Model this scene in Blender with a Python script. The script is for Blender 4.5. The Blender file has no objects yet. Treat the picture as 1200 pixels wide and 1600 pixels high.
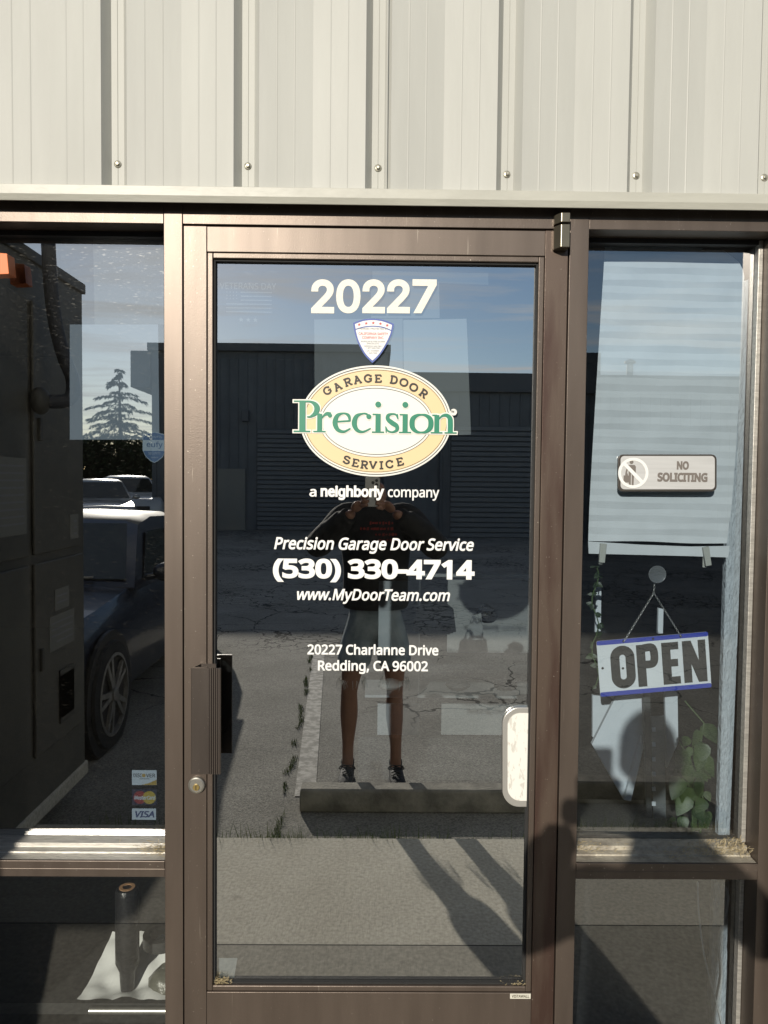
import bpy, bmesh, math, random
from mathutils import Vector, Matrix
R_ = math.radians
C = bpy.context.scene
COL = C.collection
random.seed(7)

# ------------------------------------------------------------------ camera, sky, sun, exposure
CAM = Vector((0.0, -1.83, 1.54))
F_PX, YAW, PITCH, ROLL = 1190.4, 0.0100885, -0.04110986, 0.0099143
_f = Vector((math.sin(YAW)*math.cos(PITCH), math.cos(YAW)*math.cos(PITCH), math.sin(PITCH)))
_r0 = Vector((math.cos(YAW), -math.sin(YAW), 0)); _u0 = _r0.cross(_f)
_r = math.cos(ROLL)*_r0 + math.sin(ROLL)*_u0
_u = -math.sin(ROLL)*_r0 + math.cos(ROLL)*_u0
cam_d = bpy.data.cameras.new('camera'); cam = bpy.data.objects.new('camera', cam_d); COL.objects.link(cam)
cam_d.sensor_width = 36.0; cam_d.lens = 36.0*F_PX/1600.0
cam_d.clip_start = 0.01; cam_d.clip_end = 2000
M4 = Matrix((( _r.x, _u.x, -_f.x, CAM.x), (_r.y, _u.y, -_f.y, CAM.y), (_r.z, _u.z, -_f.z, CAM.z), (0,0,0,1)))
cam.matrix_world = M4
C.camera = cam

TO_SUN = Vector((-0.31, -1.0, 0.36)).normalized()
SUN_EL = math.asin(TO_SUN.z)
sl = bpy.data.lights.new('sun', 'SUN'); sl.energy = 3.05; sl.angle = R_(0.53); sl.color = (1.0, 0.925, 0.80)
so = bpy.data.objects.new('sun', sl); COL.objects.link(so)
so.rotation_euler = TO_SUN.to_track_quat('Z', 'Y').to_euler(); so.location = (-8, -25, 12)

w = bpy.data.worlds.new("World"); C.world = w; w.use_nodes = True
nt = w.node_tree; nt.nodes.clear()
def NN(t, kind, **kw):
    n = t.nodes.new(kind)
    for k, v in kw.items(): setattr(n, k, v)
    return n
wo = NN(nt, 'ShaderNodeOutputWorld'); bg = NN(nt, 'ShaderNodeBackground'); sky = NN(nt, 'ShaderNodeTexSky')
sky.sky_type = 'NISHITA'; sky.sun_disc = False; sky.sun_elevation = SUN_EL
sky.sun_rotation = math.atan2(TO_SUN.x, TO_SUN.y)
sky.air_density = 1.0; sky.dust_density = 0.2; sky.ozone_density = 2.0; sky.altitude = 150
bg.inputs['Strength'].default_value = 0.052
tc = NN(nt, 'ShaderNodeTexCoord'); sp = NN(nt, 'ShaderNodeSeparateXYZ'); nt.links.new(tc.outputs['Generated'], sp.inputs[0])
mx = NN(nt, 'ShaderNodeMath', operation='MAXIMUM'); nt.links.new(sp.outputs['Z'], mx.inputs[0]); mx.inputs[1].default_value = 0.03
dx = NN(nt, 'ShaderNodeMath', operation='DIVIDE'); nt.links.new(sp.outputs['X'], dx.inputs[0]); nt.links.new(mx.outputs[0], dx.inputs[1])
dy = NN(nt, 'ShaderNodeMath', operation='DIVIDE'); nt.links.new(sp.outputs['Y'], dy.inputs[0]); nt.links.new(mx.outputs[0], dy.inputs[1])
cb = NN(nt, 'ShaderNodeCombineXYZ'); nt.links.new(dx.outputs[0], cb.inputs[0]); nt.links.new(dy.outputs[0], cb.inputs[1])
mp = NN(nt, 'ShaderNodeMapping'); mp.inputs['Scale'].default_value = (0.35, 1.0, 1); mp.inputs['Rotation'].default_value = (0, 0, 0.25)
nt.links.new(cb.outputs[0], mp.inputs[0])
cn = NN(nt, 'ShaderNodeTexNoise'); cn.inputs['Scale'].default_value = 1.3; cn.inputs['Detail'].default_value = 9; cn.inputs['Roughness'].default_value = 0.62; cn.inputs['Distortion'].default_value = 0.6
nt.links.new(mp.outputs[0], cn.inputs['Vector'])
cr = NN(nt, 'ShaderNodeValToRGB'); cr.color_ramp.elements[0].position = 0.47; cr.color_ramp.elements[0].color = (0,0,0,1)
cr.color_ramp.elements[1].position = 0.72; cr.color_ramp.elements[1].color = (0.95,0.95,0.95,1)
nt.links.new(cn.outputs['Fac'], cr.inputs[0])
cm = NN(nt, 'ShaderNodeMixRGB'); cm.inputs[2].default_value = (7.5, 7.4, 7.2, 1)
nt.links.new(cr.outputs[0], cm.inputs[0]); nt.links.new(sky.outputs[0], cm.inputs[1])
nt.links.new(cm.outputs[0], bg.inputs['Color']); nt.links.new(bg.outputs[0], wo.inputs['Surface'])

C.view_settings.view_transform = 'Standard'; C.view_settings.look = 'None'
C.view_settings.gamma = 1.0; C.view_settings.use_curve_mapping = False
C.view_settings.exposure = 0.54
try:
    C.cycles.caustics_reflective = False; C.cycles.caustics_refractive = False
    C.cycles.max_bounces = 10; C.cycles.transparent_max_bounces = 16; C.cycles.glossy_bounces = 5
    C.cycles.use_denoising = True
except Exception: pass

# ------------------------------------------------------------------ measuring helpers
def G(px, py, Y=0.0):
    """point of the vertical plane at depth Y that the photograph shows at (px, py)"""
    v = _f + _r*((px-600)/F_PX) - _u*((py-800)/F_PX)
    t = (Y-CAM.y)/v.y
    return CAM + v*t
def S(Y=0.0): return (Y-CAM.y)/F_PX        # metres per pixel at depth Y

# ------------------------------------------------------------------ materials
MATS = {}
def mat(name, col, rough=0.6, metal=0.0, var=0.0, vscale=8.0, bump=0.0, bscale=60.0, spec=0.5, stretch=None, col2=None, detail=6, lo=0.35, hi=0.65, coat=0.0, trans=0.0):
    if name in MATS: return MATS[name]
    m = bpy.data.materials.new(name); m.use_nodes = True; t = m.node_tree
    b = t.nodes['Principled BSDF']
    b.inputs['Base Color'].default_value = (*col, 1); b.inputs['Roughness'].default_value = rough; b.inputs['Metallic'].default_value = metal
    b.inputs['Specular IOR Level'].default_value = spec
    if coat: b.inputs['Coat Weight'].default_value = coat; b.inputs['Coat Roughness'].default_value = 0.06
    tcn = NN(t, 'ShaderNodeTexCoord'); src = tcn.outputs['Object']
    if stretch:
        mpn = NN(t, 'ShaderNodeMapping'); mpn.inputs['Scale'].default_value = stretch; t.links.new(src, mpn.inputs[0]); src = mpn.outputs[0]
    if var or col2:
        n = NN(t, 'ShaderNodeTexNoise'); n.inputs['Scale'].default_value = vscale; n.inputs['Detail'].default_value = detail; n.inputs['Roughness'].default_value = 0.6
        t.links.new(src, n.inputs['Vector'])
        r = NN(t, 'ShaderNodeValToRGB'); e = r.color_ramp.elements
        e[0].position = lo; e[1].position = hi
        if col2: e[0].color = (*col, 1); e[1].color = (*col2, 1)
        else:
            e[0].color = (*[max(0, c*(1-var)) for c in col], 1); e[1].color = (*[min(1, c*(1+var)) for c in col], 1)
        t.links.new(n.outputs['Fac'], r.inputs[0]); t.links.new(r.outputs[0], b.inputs['Base Color'])
    if bump:
        n2 = NN(t, 'ShaderNodeTexNoise'); n2.inputs['Scale'].default_value = bscale; n2.inputs['Detail'].default_value = 5
        t.links.new(src, n2.inputs['Vector'])
        bp = NN(t, 'ShaderNodeBump'); bp.inputs['Strength'].default_value = bump; bp.inputs['Distance'].default_value = 0.01
        t.links.new(n2.outputs['Fac'], bp.inputs['Height']); t.links.new(bp.outputs[0], b.inputs['Normal'])
    MATS[name] = m
    return m

def frame_mat(name, dark, fade, worn):
    """bronze anodised aluminium: brushed grain, faded patches, light scratches"""
    m = bpy.data.materials.new(name); m.use_nodes = True; t = m.node_tree; b = t.nodes['Principled BSDF']
    tcn = NN(t, 'ShaderNodeTexCoord')
    mpn = NN(t, 'ShaderNodeMapping'); mpn.inputs['Scale'].default_value = (9, 9, 1.1); t.links.new(tcn.outputs['Object'], mpn.inputs[0])
    n = NN(t, 'ShaderNodeTexNoise'); n.inputs['Scale'].default_value = 2.6; n.inputs['Detail'].default_value = 5; t.links.new(mpn.outputs[0], n.inputs['Vector'])
    r = NN(t, 'ShaderNodeValToRGB'); r.color_ramp.elements[0].position = 0.5-worn; r.color_ramp.elements[1].position = 0.5+worn
    r.color_ramp.elements[0].color = (*dark, 1); r.color_ramp.elements[1].color = (*fade, 1); t.links.new(n.outputs['Fac'], r.inputs[0])
    n2 = NN(t, 'ShaderNodeTexNoise'); n2.inputs['Scale'].default_value = 240; n2.inputs['Detail'].default_value = 2
    t.links.new(tcn.outputs['Object'], n2.inputs['Vector'])
    r2 = NN(t, 'ShaderNodeValToRGB'); r2.color_ramp.elements[0].position = 0.72; r2.color_ramp.elements[1].position = 0.78
    r2.color_ramp.elements[0].color = (0,0,0,1); r2.color_ramp.elements[1].color = (1,1,1,1); t.links.new(n2.outputs['Fac'], r2.inputs[0])
    mixc = NN(t, 'ShaderNodeMixRGB'); mixc.inputs[2].default_value = (0.45, 0.40, 0.33, 1)
    mps = NN(t, 'ShaderNodeMapping'); mps.inputs['Scale'].default_value = (260, 260, 7); mps.inputs['Rotation'].default_value = (0, R_(24), 0); t.links.new(tcn.outputs['Object'], mps.inputs[0])
    ns_ = NN(t, 'ShaderNodeTexNoise'); ns_.inputs['Scale'].default_value = 1.0; ns_.inputs['Detail'].default_value = 2; t.links.new(mps.outputs[0], ns_.inputs['Vector'])
    ra = NN(t, 'ShaderNodeMapRange'); ra.inputs[1].default_value = 0.73; ra.inputs[2].default_value = 0.80; ra.inputs[3].default_value = 0.0; ra.inputs[4].default_value = 0.55; t.links.new(ns_.outputs['Fac'], ra.inputs[0])
    mxs = NN(t, 'ShaderNodeMath', operation='MAXIMUM'); t.links.new(r2.outputs[0], mxs.inputs[0]); t.links.new(ra.outputs[0], mxs.inputs[1])
    t.links.new(mxs.outputs[0], mixc.inputs[0]); t.links.new(r.outputs[0], mixc.inputs[1]); t.links.new(mixc.outputs[0], b.inputs['Base Color'])
    b.inputs['Metallic'].default_value = 0.5; b.inputs['Roughness'].default_value = 0.39; b.inputs['Specular IOR Level'].default_value = 0.6
    n3 = NN(t, 'ShaderNodeTexNoise'); n3.inputs['Scale'].default_value = 420; t.links.new(tcn.outputs['Object'], n3.inputs['Vector'])
    bp = NN(t, 'ShaderNodeBump'); bp.inputs['Strength'].default_value = 0.12; bp.inputs['Distance'].default_value = 0.002
    t.links.new(n3.outputs['Fac'], bp.inputs['Height']); t.links.new(bp.outputs[0], b.inputs['Normal'])
    MATS[name] = m
    return m
BRONZE = frame_mat('bronze_anodised', (0.098, 0.076, 0.062), (0.142, 0.112, 0.092), 0.30)
HANDLE = frame_mat('handle_bronze', (0.060, 0.048, 0.041), (0.092, 0.076, 0.066), 0.3)
BRONZE_RED = frame_mat('bronze_worn', (0.078, 0.046, 0.036), (0.122, 0.088, 0.068), 0.10)

def glass_mat(name, refl, tint, dust, seed=0.0, wav=0.0):
    """reflective tinted shop glass: mirror film share, tinted see-through share, a film of dust with streaks"""
    m = bpy.data.materials.new(name); m.use_nodes = True; t = m.node_tree; t.nodes.clear()
    o = NN(t, 'ShaderNodeOutputMaterial'); tr = NN(t, 'ShaderNodeBsdfTransparent'); tr.inputs[0].default_value = (*tint, 1)
    gl = NN(t, 'ShaderNodeBsdfGlossy'); gl.inputs['Roughness'].default_value = 0.0; gl.inputs['Color'].default_value = (0.97, 0.985, 1.0, 1)
    fr = NN(t, 'ShaderNodeFresnel'); fr.inputs[0].default_value = 1.5
    ad = NN(t, 'ShaderNodeMath', operation='ADD', use_clamp=True); t.links.new(fr.outputs[0], ad.inputs[0]); ad.inputs[1].default_value = refl-0.04
    mix = NN(t, 'ShaderNodeMixShader'); t.links.new(ad.outputs[0], mix.inputs[0]); t.links.new(tr.outputs[0], mix.inputs[1]); t.links.new(gl.outputs[0], mix.inputs[2])
    df = NN(t, 'ShaderNodeBsdfDiffuse'); df.inputs[0].default_value = (0.62, 0.60, 0.54, 1)
    tcn = NN(t, 'ShaderNodeTexCoord'); mpn = NN(t, 'ShaderNodeMapping')
    mpn.inputs['Location'].default_value = (seed, 0, seed); mpn.inputs['Rotation'].default_value = (0, R_(28), 0); mpn.inputs['Scale'].default_value = (60, 60, 300)
    t.links.new(tcn.outputs['Object'], mpn.inputs[0])
    n = NN(t, 'ShaderNodeTexNoise'); n.inputs['Scale'].default_value = 1.0; n.inputs['Detail'].default_value = 4; t.links.new(mpn.outputs[0], n.inputs['Vector'])
    rr = NN(t, 'ShaderNodeValToRGB'); rr.color_ramp.elements[0].position = 0.6; rr.color_ramp.elements[1].position = 0.86
    rr.color_ramp.elements[0].color = (0.03,)*3+(1,); rr.color_ramp.elements[1].color = (1,1,1,1); t.links.new(n.outputs['Fac'], rr.inputs[0])
    n2 = NN(t, 'ShaderNodeTexNoise'); n2.inputs['Scale'].default_value = 3.2; n2.inputs['Detail'].default_value = 3; t.links.new(tcn.outputs['Object'], n2.inputs['Vector'])
    mu = NN(t, 'ShaderNodeMath', operation='MULTIPLY'); t.links.new(rr.outputs[0], mu.inputs[0]); t.links.new(n2.outputs['Fac'], mu.inputs[1])
    mu2 = NN(t, 'ShaderNodeMath', operation='MULTIPLY', use_clamp=True); t.links.new(mu.outputs[0], mu2.inputs[0]); mu2.inputs[1].default_value = dust
    hz = NN(t, 'ShaderNodeBsdfGlossy'); hz.inputs['Roughness'].default_value = 0.24; hz.inputs['Color'].default_value = (1, 0.97, 0.9, 1)
    dh = NN(t, 'ShaderNodeMixShader'); dh.inputs[0].default_value = 0.22; t.links.new(df.outputs[0], dh.inputs[1]); t.links.new(hz.outputs[0], dh.inputs[2]); df = dh
    mix2 = NN(t, 'ShaderNodeMixShader'); t.links.new(mu2.outputs[0], mix2.inputs[0]); t.links.new(mix.outputs[0], mix2.inputs[1]); t.links.new(df.outputs[0], mix2.inputs[2])
    if wav:
        n3 = NN(t, 'ShaderNodeTexNoise'); n3.inputs['Scale'].default_value = 4.0; n3.inputs['Detail'].default_value = 1; t.links.new(tcn.outputs['Object'], n3.inputs['Vector'])
        bp = NN(t, 'ShaderNodeBump'); bp.inputs['Strength'].default_value = wav; bp.inputs['Distance'].default_value = 0.01
        t.links.new(n3.outputs['Fac'], bp.inputs['Height']); t.links.new(bp.outputs[0], gl.inputs['Normal'])
    t.links.new(mix2.outputs[0], o.inputs[0])
    MATS[name] = m
    return m
def clear_mat():
    m = bpy.data.materials.new('glass_inner'); m.use_nodes = True; t = m.node_tree; t.nodes.clear()
    o = NN(t, 'ShaderNodeOutputMaterial'); tr = NN(t, 'ShaderNodeBsdfTransparent'); tr.inputs[0].default_value = (0.99, 1.0, 0.99, 1)
    t.links.new(tr.outputs[0], o.inputs[0]); return m
CLEAR = clear_mat()
GLASS_DOOR = glass_mat('door_glass', 0.64, (0.92, 0.98, 1.0), 0.05, 1.3, 0.0012)
GLASS_LEFT = glass_mat('left_glass', 0.50, (0.80, 0.90, 1.0), 0.16, 4.1, 0.001)
GLASS_RIGHT = glass_mat('right_glass', 0.26, (0.85, 0.92, 0.98), 0.05, 7.7, 0.001)
GLASS_LOW = glass_mat('lower_left_glass', 0.20, (0.97, 0.99, 0.99), 0.08, 9.1, 0.001)

# ------------------------------------------------------------------ mesh building
def origin_of(p):
    v = Vector((0,0,0))
    while p is not None: v += p.location; p = p.parent
    return v
class MB:
    def __init__(s): s.v = []; s.f = []; s.mi = []; s.cur = 0
    def add(s, vs, fs):
        b = len(s.v); s.v += [tuple(p) for p in vs]; s.f += [tuple(i+b for i in f) for f in fs]; s.mi += [s.cur]*len(fs); return s
    def box(s, x0, x1, y0, y1, z0, z1):
        return s.add([(x0,y0,z0),(x1,y0,z0),(x1,y1,z0),(x0,y1,z0),(x0,y0,z1),(x1,y0,z1),(x1,y1,z1),(x0,y1,z1)],
            [(0,3,2,1),(4,5,6,7),(0,1,5,4),(1,2,6,5),(2,3,7,6),(3,0,4,7)])
    def prism(s, poly, axis, a, b):
        """poly in the two other axes, extruded along axis from a to b"""
        n = len(poly); vs = []
        for t in (a, b):
            for p, q in poly:
                vs.append({'x': (t,p,q), 'y': (p,t,q), 'z': (p,q,t)}[axis])
        fs = [tuple(range(n))[::-1], tuple(range(n, 2*n))] + [(i, (i+1)%n, n+(i+1)%n, n+i) for i in range(n)]
        return s.add(vs, fs)
    def tube(s, pts, r, n=10, cap=True):
        pts = [Vector(p) for p in pts]; rs = r if isinstance(r, (list, tuple)) else [r]*len(pts)
        vs = []; fs = []; up = None
        for i, p in enumerate(pts):
            d = (pts[min(i+1, len(pts)-1)]-pts[max(i-1, 0)]).normalized()
            if up is None:
                up = Vector((0,0,1)) if abs(d.z) < 0.9 else Vector((1,0,0))
            a = d.cross(up).normalized(); b = a.cross(d).normalized(); up = b
            for k in range(n):
                th = 2*math.pi*k/n
                vs.append(p + (a*math.cos(th)+b*math.sin(th))*rs[i])
        for i in range(len(pts)-1):
            for k in range(n): fs.append((i*n+k, i*n+(k+1)%n, (i+1)*n+(k+1)%n, (i+1)*n+k))
        if cap: fs += [tuple(range(n))[::-1], tuple(range((len(pts)-1)*n, len(pts)*n))]
        return s.add(vs, fs)
    def lathe(s, prof, c, axis=(0,0,1), n=24, close=True):
        """prof: (radius, height) along axis from c"""
        ax = Vector(axis).normalized(); u = ax.orthogonal().normalized(); v = ax.cross(u); c = Vector(c); vs = []; fs = []
        for r, h in prof:
            for k in range(n):
                th = 2*math.pi*k/n; vs.append(c+ax*h+(u*math.cos(th)+v*math.sin(th))*r)
        m = len(prof)
        for i in range(m-1):
            for k in range(n): fs.append((i*n+k, i*n+(k+1)%n, (i+1)*n+(k+1)%n, (i+1)*n+k))
        if close: fs += [tuple(range(n))[::-1], tuple(range((m-1)*n, m*n))]
        return s.add(vs, fs)
    def ball(s, c, rx, ry=None, rz=None, n=14, m=9):
        ry = ry or rx; rz = rz or rx; vs = []; fs = []
        for i in range(m+1):
            ph = math.pi*i/m
            for k in range(n):
                th = 2*math.pi*k/n; vs.append((c[0]+rx*math.sin(ph)*math.cos(th), c[1]+ry*math.sin(ph)*math.sin(th), c[2]+rz*math.cos(ph)))
        for i in range(m):
            for k in range(n): fs.append((i*n+k, (i+1)*n+k, (i+1)*n+(k+1)%n, i*n+(k+1)%n))
        return s.add(vs, fs)
    def build(s, name, m, parent=None, bevel=0.0, smooth=False, seg=2, fix=True):
        me = bpy.data.meshes.new(name); o0 = origin_of(parent)
        me.from_pydata([Vector(p)-o0 for p in s.v], [], s.f)
        for mm in (m if isinstance(m, (list, tuple)) else [m]): me.materials.append(mm)
        me.polygons.foreach_set('material_index', s.mi)
        if fix or bevel:
            bm = bmesh.new(); bm.from_mesh(me)
            if fix: bmesh.ops.recalc_face_normals(bm, faces=bm.faces)
            if bevel:
                es = [e for e in bm.edges if len(e.link_faces) == 2 and e.calc_face_angle(0) > 0.5]
                bmesh.ops.bevel(bm, geom=es, offset=bevel, segments=seg, affect='EDGES', profile=0.5, clamp_overlap=True)
            bm.to_mesh(me); bm.free()
        if smooth:
            me.polygons.foreach_set('use_smooth', [True]*len(me.polygons))
            try: me.set_sharp_from_angle(angle=R_(38))
            except Exception: pass
        o = bpy.data.objects.new(name, me); COL.objects.link(o)
        if parent: o.parent = parent
        return o
def tag(o, label=None, cat=None, group=None, kind=None):
    if label: o['label'] = label
    if cat: o['category'] = cat
    if group: o['group'] = group
    if kind: o['kind'] = kind
    return o
def empty(name, loc, label, cat, group=None):
    o = bpy.data.objects.new(name, None); COL.objects.link(o); o.location = loc; o.empty_display_size = 0.1
    return tag(o, label, cat, group)
def kids(o): return [c for c in bpy.data.objects if c.parent == o]
def copy_tree(o, parent=None):
    c = o.copy(); COL.objects.link(c)
    if parent: c.parent = parent
    for ch in kids(o): copy_tree(ch, c)
    return c
def quad_panel(pts): return pts

import os
FONT = None
try:
    FONT = bpy.data.fonts.load(os.path.join(bpy.utils.system_resource('DATAFILES'), 'fonts', 'NotoSansHebrew-Regular.woff2'))   # ships with Blender
except Exception: FONT = None
# lettering: flat shapes in a local (x, y) plane that get mapped to the X-Z plane at depth Y
NUMFONT = None
try: NUMFONT = bpy.data.fonts.load(os.path.join(bpy.utils.system_resource('DATAFILES'), 'fonts', 'Inter.woff2'))
except Exception: NUMFONT = None
def text2d(s, bold=0.0, shear=0.0, space=1.0, num=False):
    cu = bpy.data.curves.new('lettering', 'FONT'); cu.body = s; cu.size = 1.0; cu.bevel_depth = bold; cu.bevel_resolution = 0; cu.shear = shear; cu.space_character = space
    if FONT: cu.font = FONT
    if num and NUMFONT: cu.font = NUMFONT
    cu.resolution_u = 6
    o = bpy.data.objects.new('lettering', cu); COL.objects.link(o)
    bpy.context.view_layer.update()
    me = bpy.data.meshes.new_from_object(o.evaluated_get(bpy.context.evaluated_depsgraph_get()))
    keep = [p for p in me.polygons if all(me.vertices[i].co.z > -1e-6 for i in p.vertices)]     # front fill and its widened edge
    used = sorted({i for p in keep for i in p.vertices}); ix = {i: k for k, i in enumerate(used)}
    vs = [(me.vertices[i].co.x, me.vertices[i].co.y, me.vertices[i].co.z) for i in used]; fs = [tuple(ix[i] for i in p.vertices) for p in keep]
    bpy.data.objects.remove(o); bpy.data.curves.remove(cu); bpy.data.meshes.remove(me)
    return vs, fs
def fit_text(mb, s, px0, px1, py_top, py_bot, Y, ref=None, rot=0.0, **kw):
    """s stretched so that it fills the width px0..px1; py_top..py_bot is the height of the reference capital or digit"""
    vs, fs = text2d(s, **kw)
    if not vs: return
    rv = text2d(ref, **{k: v for k, v in kw.items() if k != 'space'})[0] if ref else vs
    x0 = min(v[0] for v in vs); x1 = max(v[0] for v in vs); y0 = min(v[1] for v in rv); y1 = max(v[1] for v in rv)
    c = G((px0+px1)/2, (py_top+py_bot)/2, Y); k = S(Y)*1.0
    sx = (px1-px0)*k/(x1-x0); sy = (py_bot-py_top)*k/(y1-y0); cr_, sr_ = math.cos(rot), math.sin(rot)
    out = []
    for x, y, z in vs:
        a = (x-(x0+x1)/2)*sx; b = (y-(y0+y1)/2)*sy
        out.append((c.x+a*cr_-b*sr_, Y-z*0.004, c.z+a*sr_+b*cr_))
    mb.add(out, fs)
def catmull(pts, n=8, closed=False):
    if len(pts) < 3 and not closed: return [tuple(p) for p in pts]
    out = []; m = len(pts); rng = range(m if closed else m-1)
    for i in rng:
        g = lambda j: pts[j % m] if closed else pts[max(0, min(m-1, j))]
        p0, p1, p2, p3 = g(i-1), g(i), g(i+1), g(i+2)
        for k in range(n):
            t = k/n
            out.append(tuple(0.5*((2*b)+(-a+c)*t+(2*a-5*b+4*c-d)*t*t+(-a+3*b-3*c+d)*t**3) for a, b, c, d in zip(p0, p1, p2, p3)))
    if not closed: out.append(tuple(pts[-1]))
    return out
class Ink:
    """strokes and polygons drawn in a local plane; each piece sits a hair in front of the last so none coincide"""
    def __init__(s, Y, xf, step=0.00002): s.mb = MB(); s.Y = Y; s.xf = xf; s.step = step
    def _next(s): s.Y -= s.step; return s.Y
    def poly(s, pts):
        y = s._next(); s.mb.add([(p[0], y, p[1]) for p in (s.xf(q[0], q[1]) for q in pts)], [tuple(range(len(pts)))]); return s
    def stroke(s, pts, wd, closed=False, curve=True, n=8, cap=False):
        """pts (x, y) or (x, y, width)"""
        P = [(p[0], p[1], p[2] if len(p) > 2 else wd) for p in pts]
        extra = wd if len(pts[0]) > 2 else 0.0
        if len(pts) == 2: curve = False
        if curve: P = catmull(P, n, closed)
        y = s._next(); vs = []; m = len(P)
        for i, (x, yy, wv) in enumerate(P):
            a = P[(i-1) % m] if closed or i > 0 else P[i]; b = P[(i+1) % m] if closed or i < m-1 else P[i]
            tx, ty = b[0]-a[0], b[1]-a[1]; l = math.hypot(tx, ty) or 1; nx, ny = -ty/l, tx/l; h = (wv+extra)/2
            if not closed and extra and (i == 0 or i == m-1):
                e = extra/2*(1 if i else -1); x += tx/l*e; yy += ty/l*e
            vs += [(x+nx*h, yy+ny*h), (x-nx*h, yy-ny*h)]
        fs = [(2*i, 2*i+1, 2*((i+1) % m)+1, 2*((i+1) % m)) for i in range(m if closed else m-1)]
        s.mb.add([(p[0], y, p[1]) for p in (s.xf(*q) for q in vs)], fs)
        return s
    def disc(s, x, y, rx, ry=None, n=40):
        ry = ry or rx
        return s.poly([(x+rx*math.cos(2*math.pi*k/n), y+ry*math.sin(2*math.pi*k/n)) for k in range(n)])
    def ring(s, x, y, rx, ry, wd, n=72):
        yv = s._next(); vs = []
        for k in range(n):
            a = 2*math.pi*k/n
            for d in (wd/2, -wd/2): vs.append(((rx+d)*math.cos(a)+x, (ry+d)*math.sin(a)+y))
        s.mb.add([(p[0], yv, p[1]) for p in (s.xf(*q) for q in vs)], [(2*k, 2*k+1, 2*((k+1) % n)+1, 2*((k+1) % n)) for k in range(n)]); return s
    def build(s, name, m, parent=None): return s.mb.build(name, m, parent, fix=False)
def pxframe(cx, cy, Y, unit=1.0, rot=0.0):
    """local frame in photograph pixels (y down) about the point seen at (cx, cy)"""
    c = G(cx, cy, Y); k = S(Y)*unit; a, b = math.cos(rot), math.sin(rot)
    def xf(x, y):
        u, v = x*k, -y*k
        return (c.x+u*a-v*b, c.z+u*b+v*a)
    return xf

# common materials
VINYL = mat('white_vinyl', (0.84, 0.84, 0.82), 0.45)
BLACK = mat('black_plastic', (0.012, 0.012, 0.013), 0.45, var=0.3)
RUBBER = mat('black_rubber', (0.018, 0.018, 0.018), 0.8, bump=0.2)
STEEL = mat('steel', (0.55, 0.54, 0.51), 0.35, 0.85, var=0.12, vscale=30)
ALU = mat('aluminium', (0.48, 0.465, 0.43), 0.42, 0.55, var=0.2, vscale=25, stretch=(1, 6, 6), bump=0.1)
PAINT = mat('cream_painted_metal', (0.458, 0.460, 0.428), 0.50, 0.0, var=0.04, vscale=3.0, stretch=(3, 3, 0.5), bump=0.16, bscale=3.5, spec=0.3)

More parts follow.
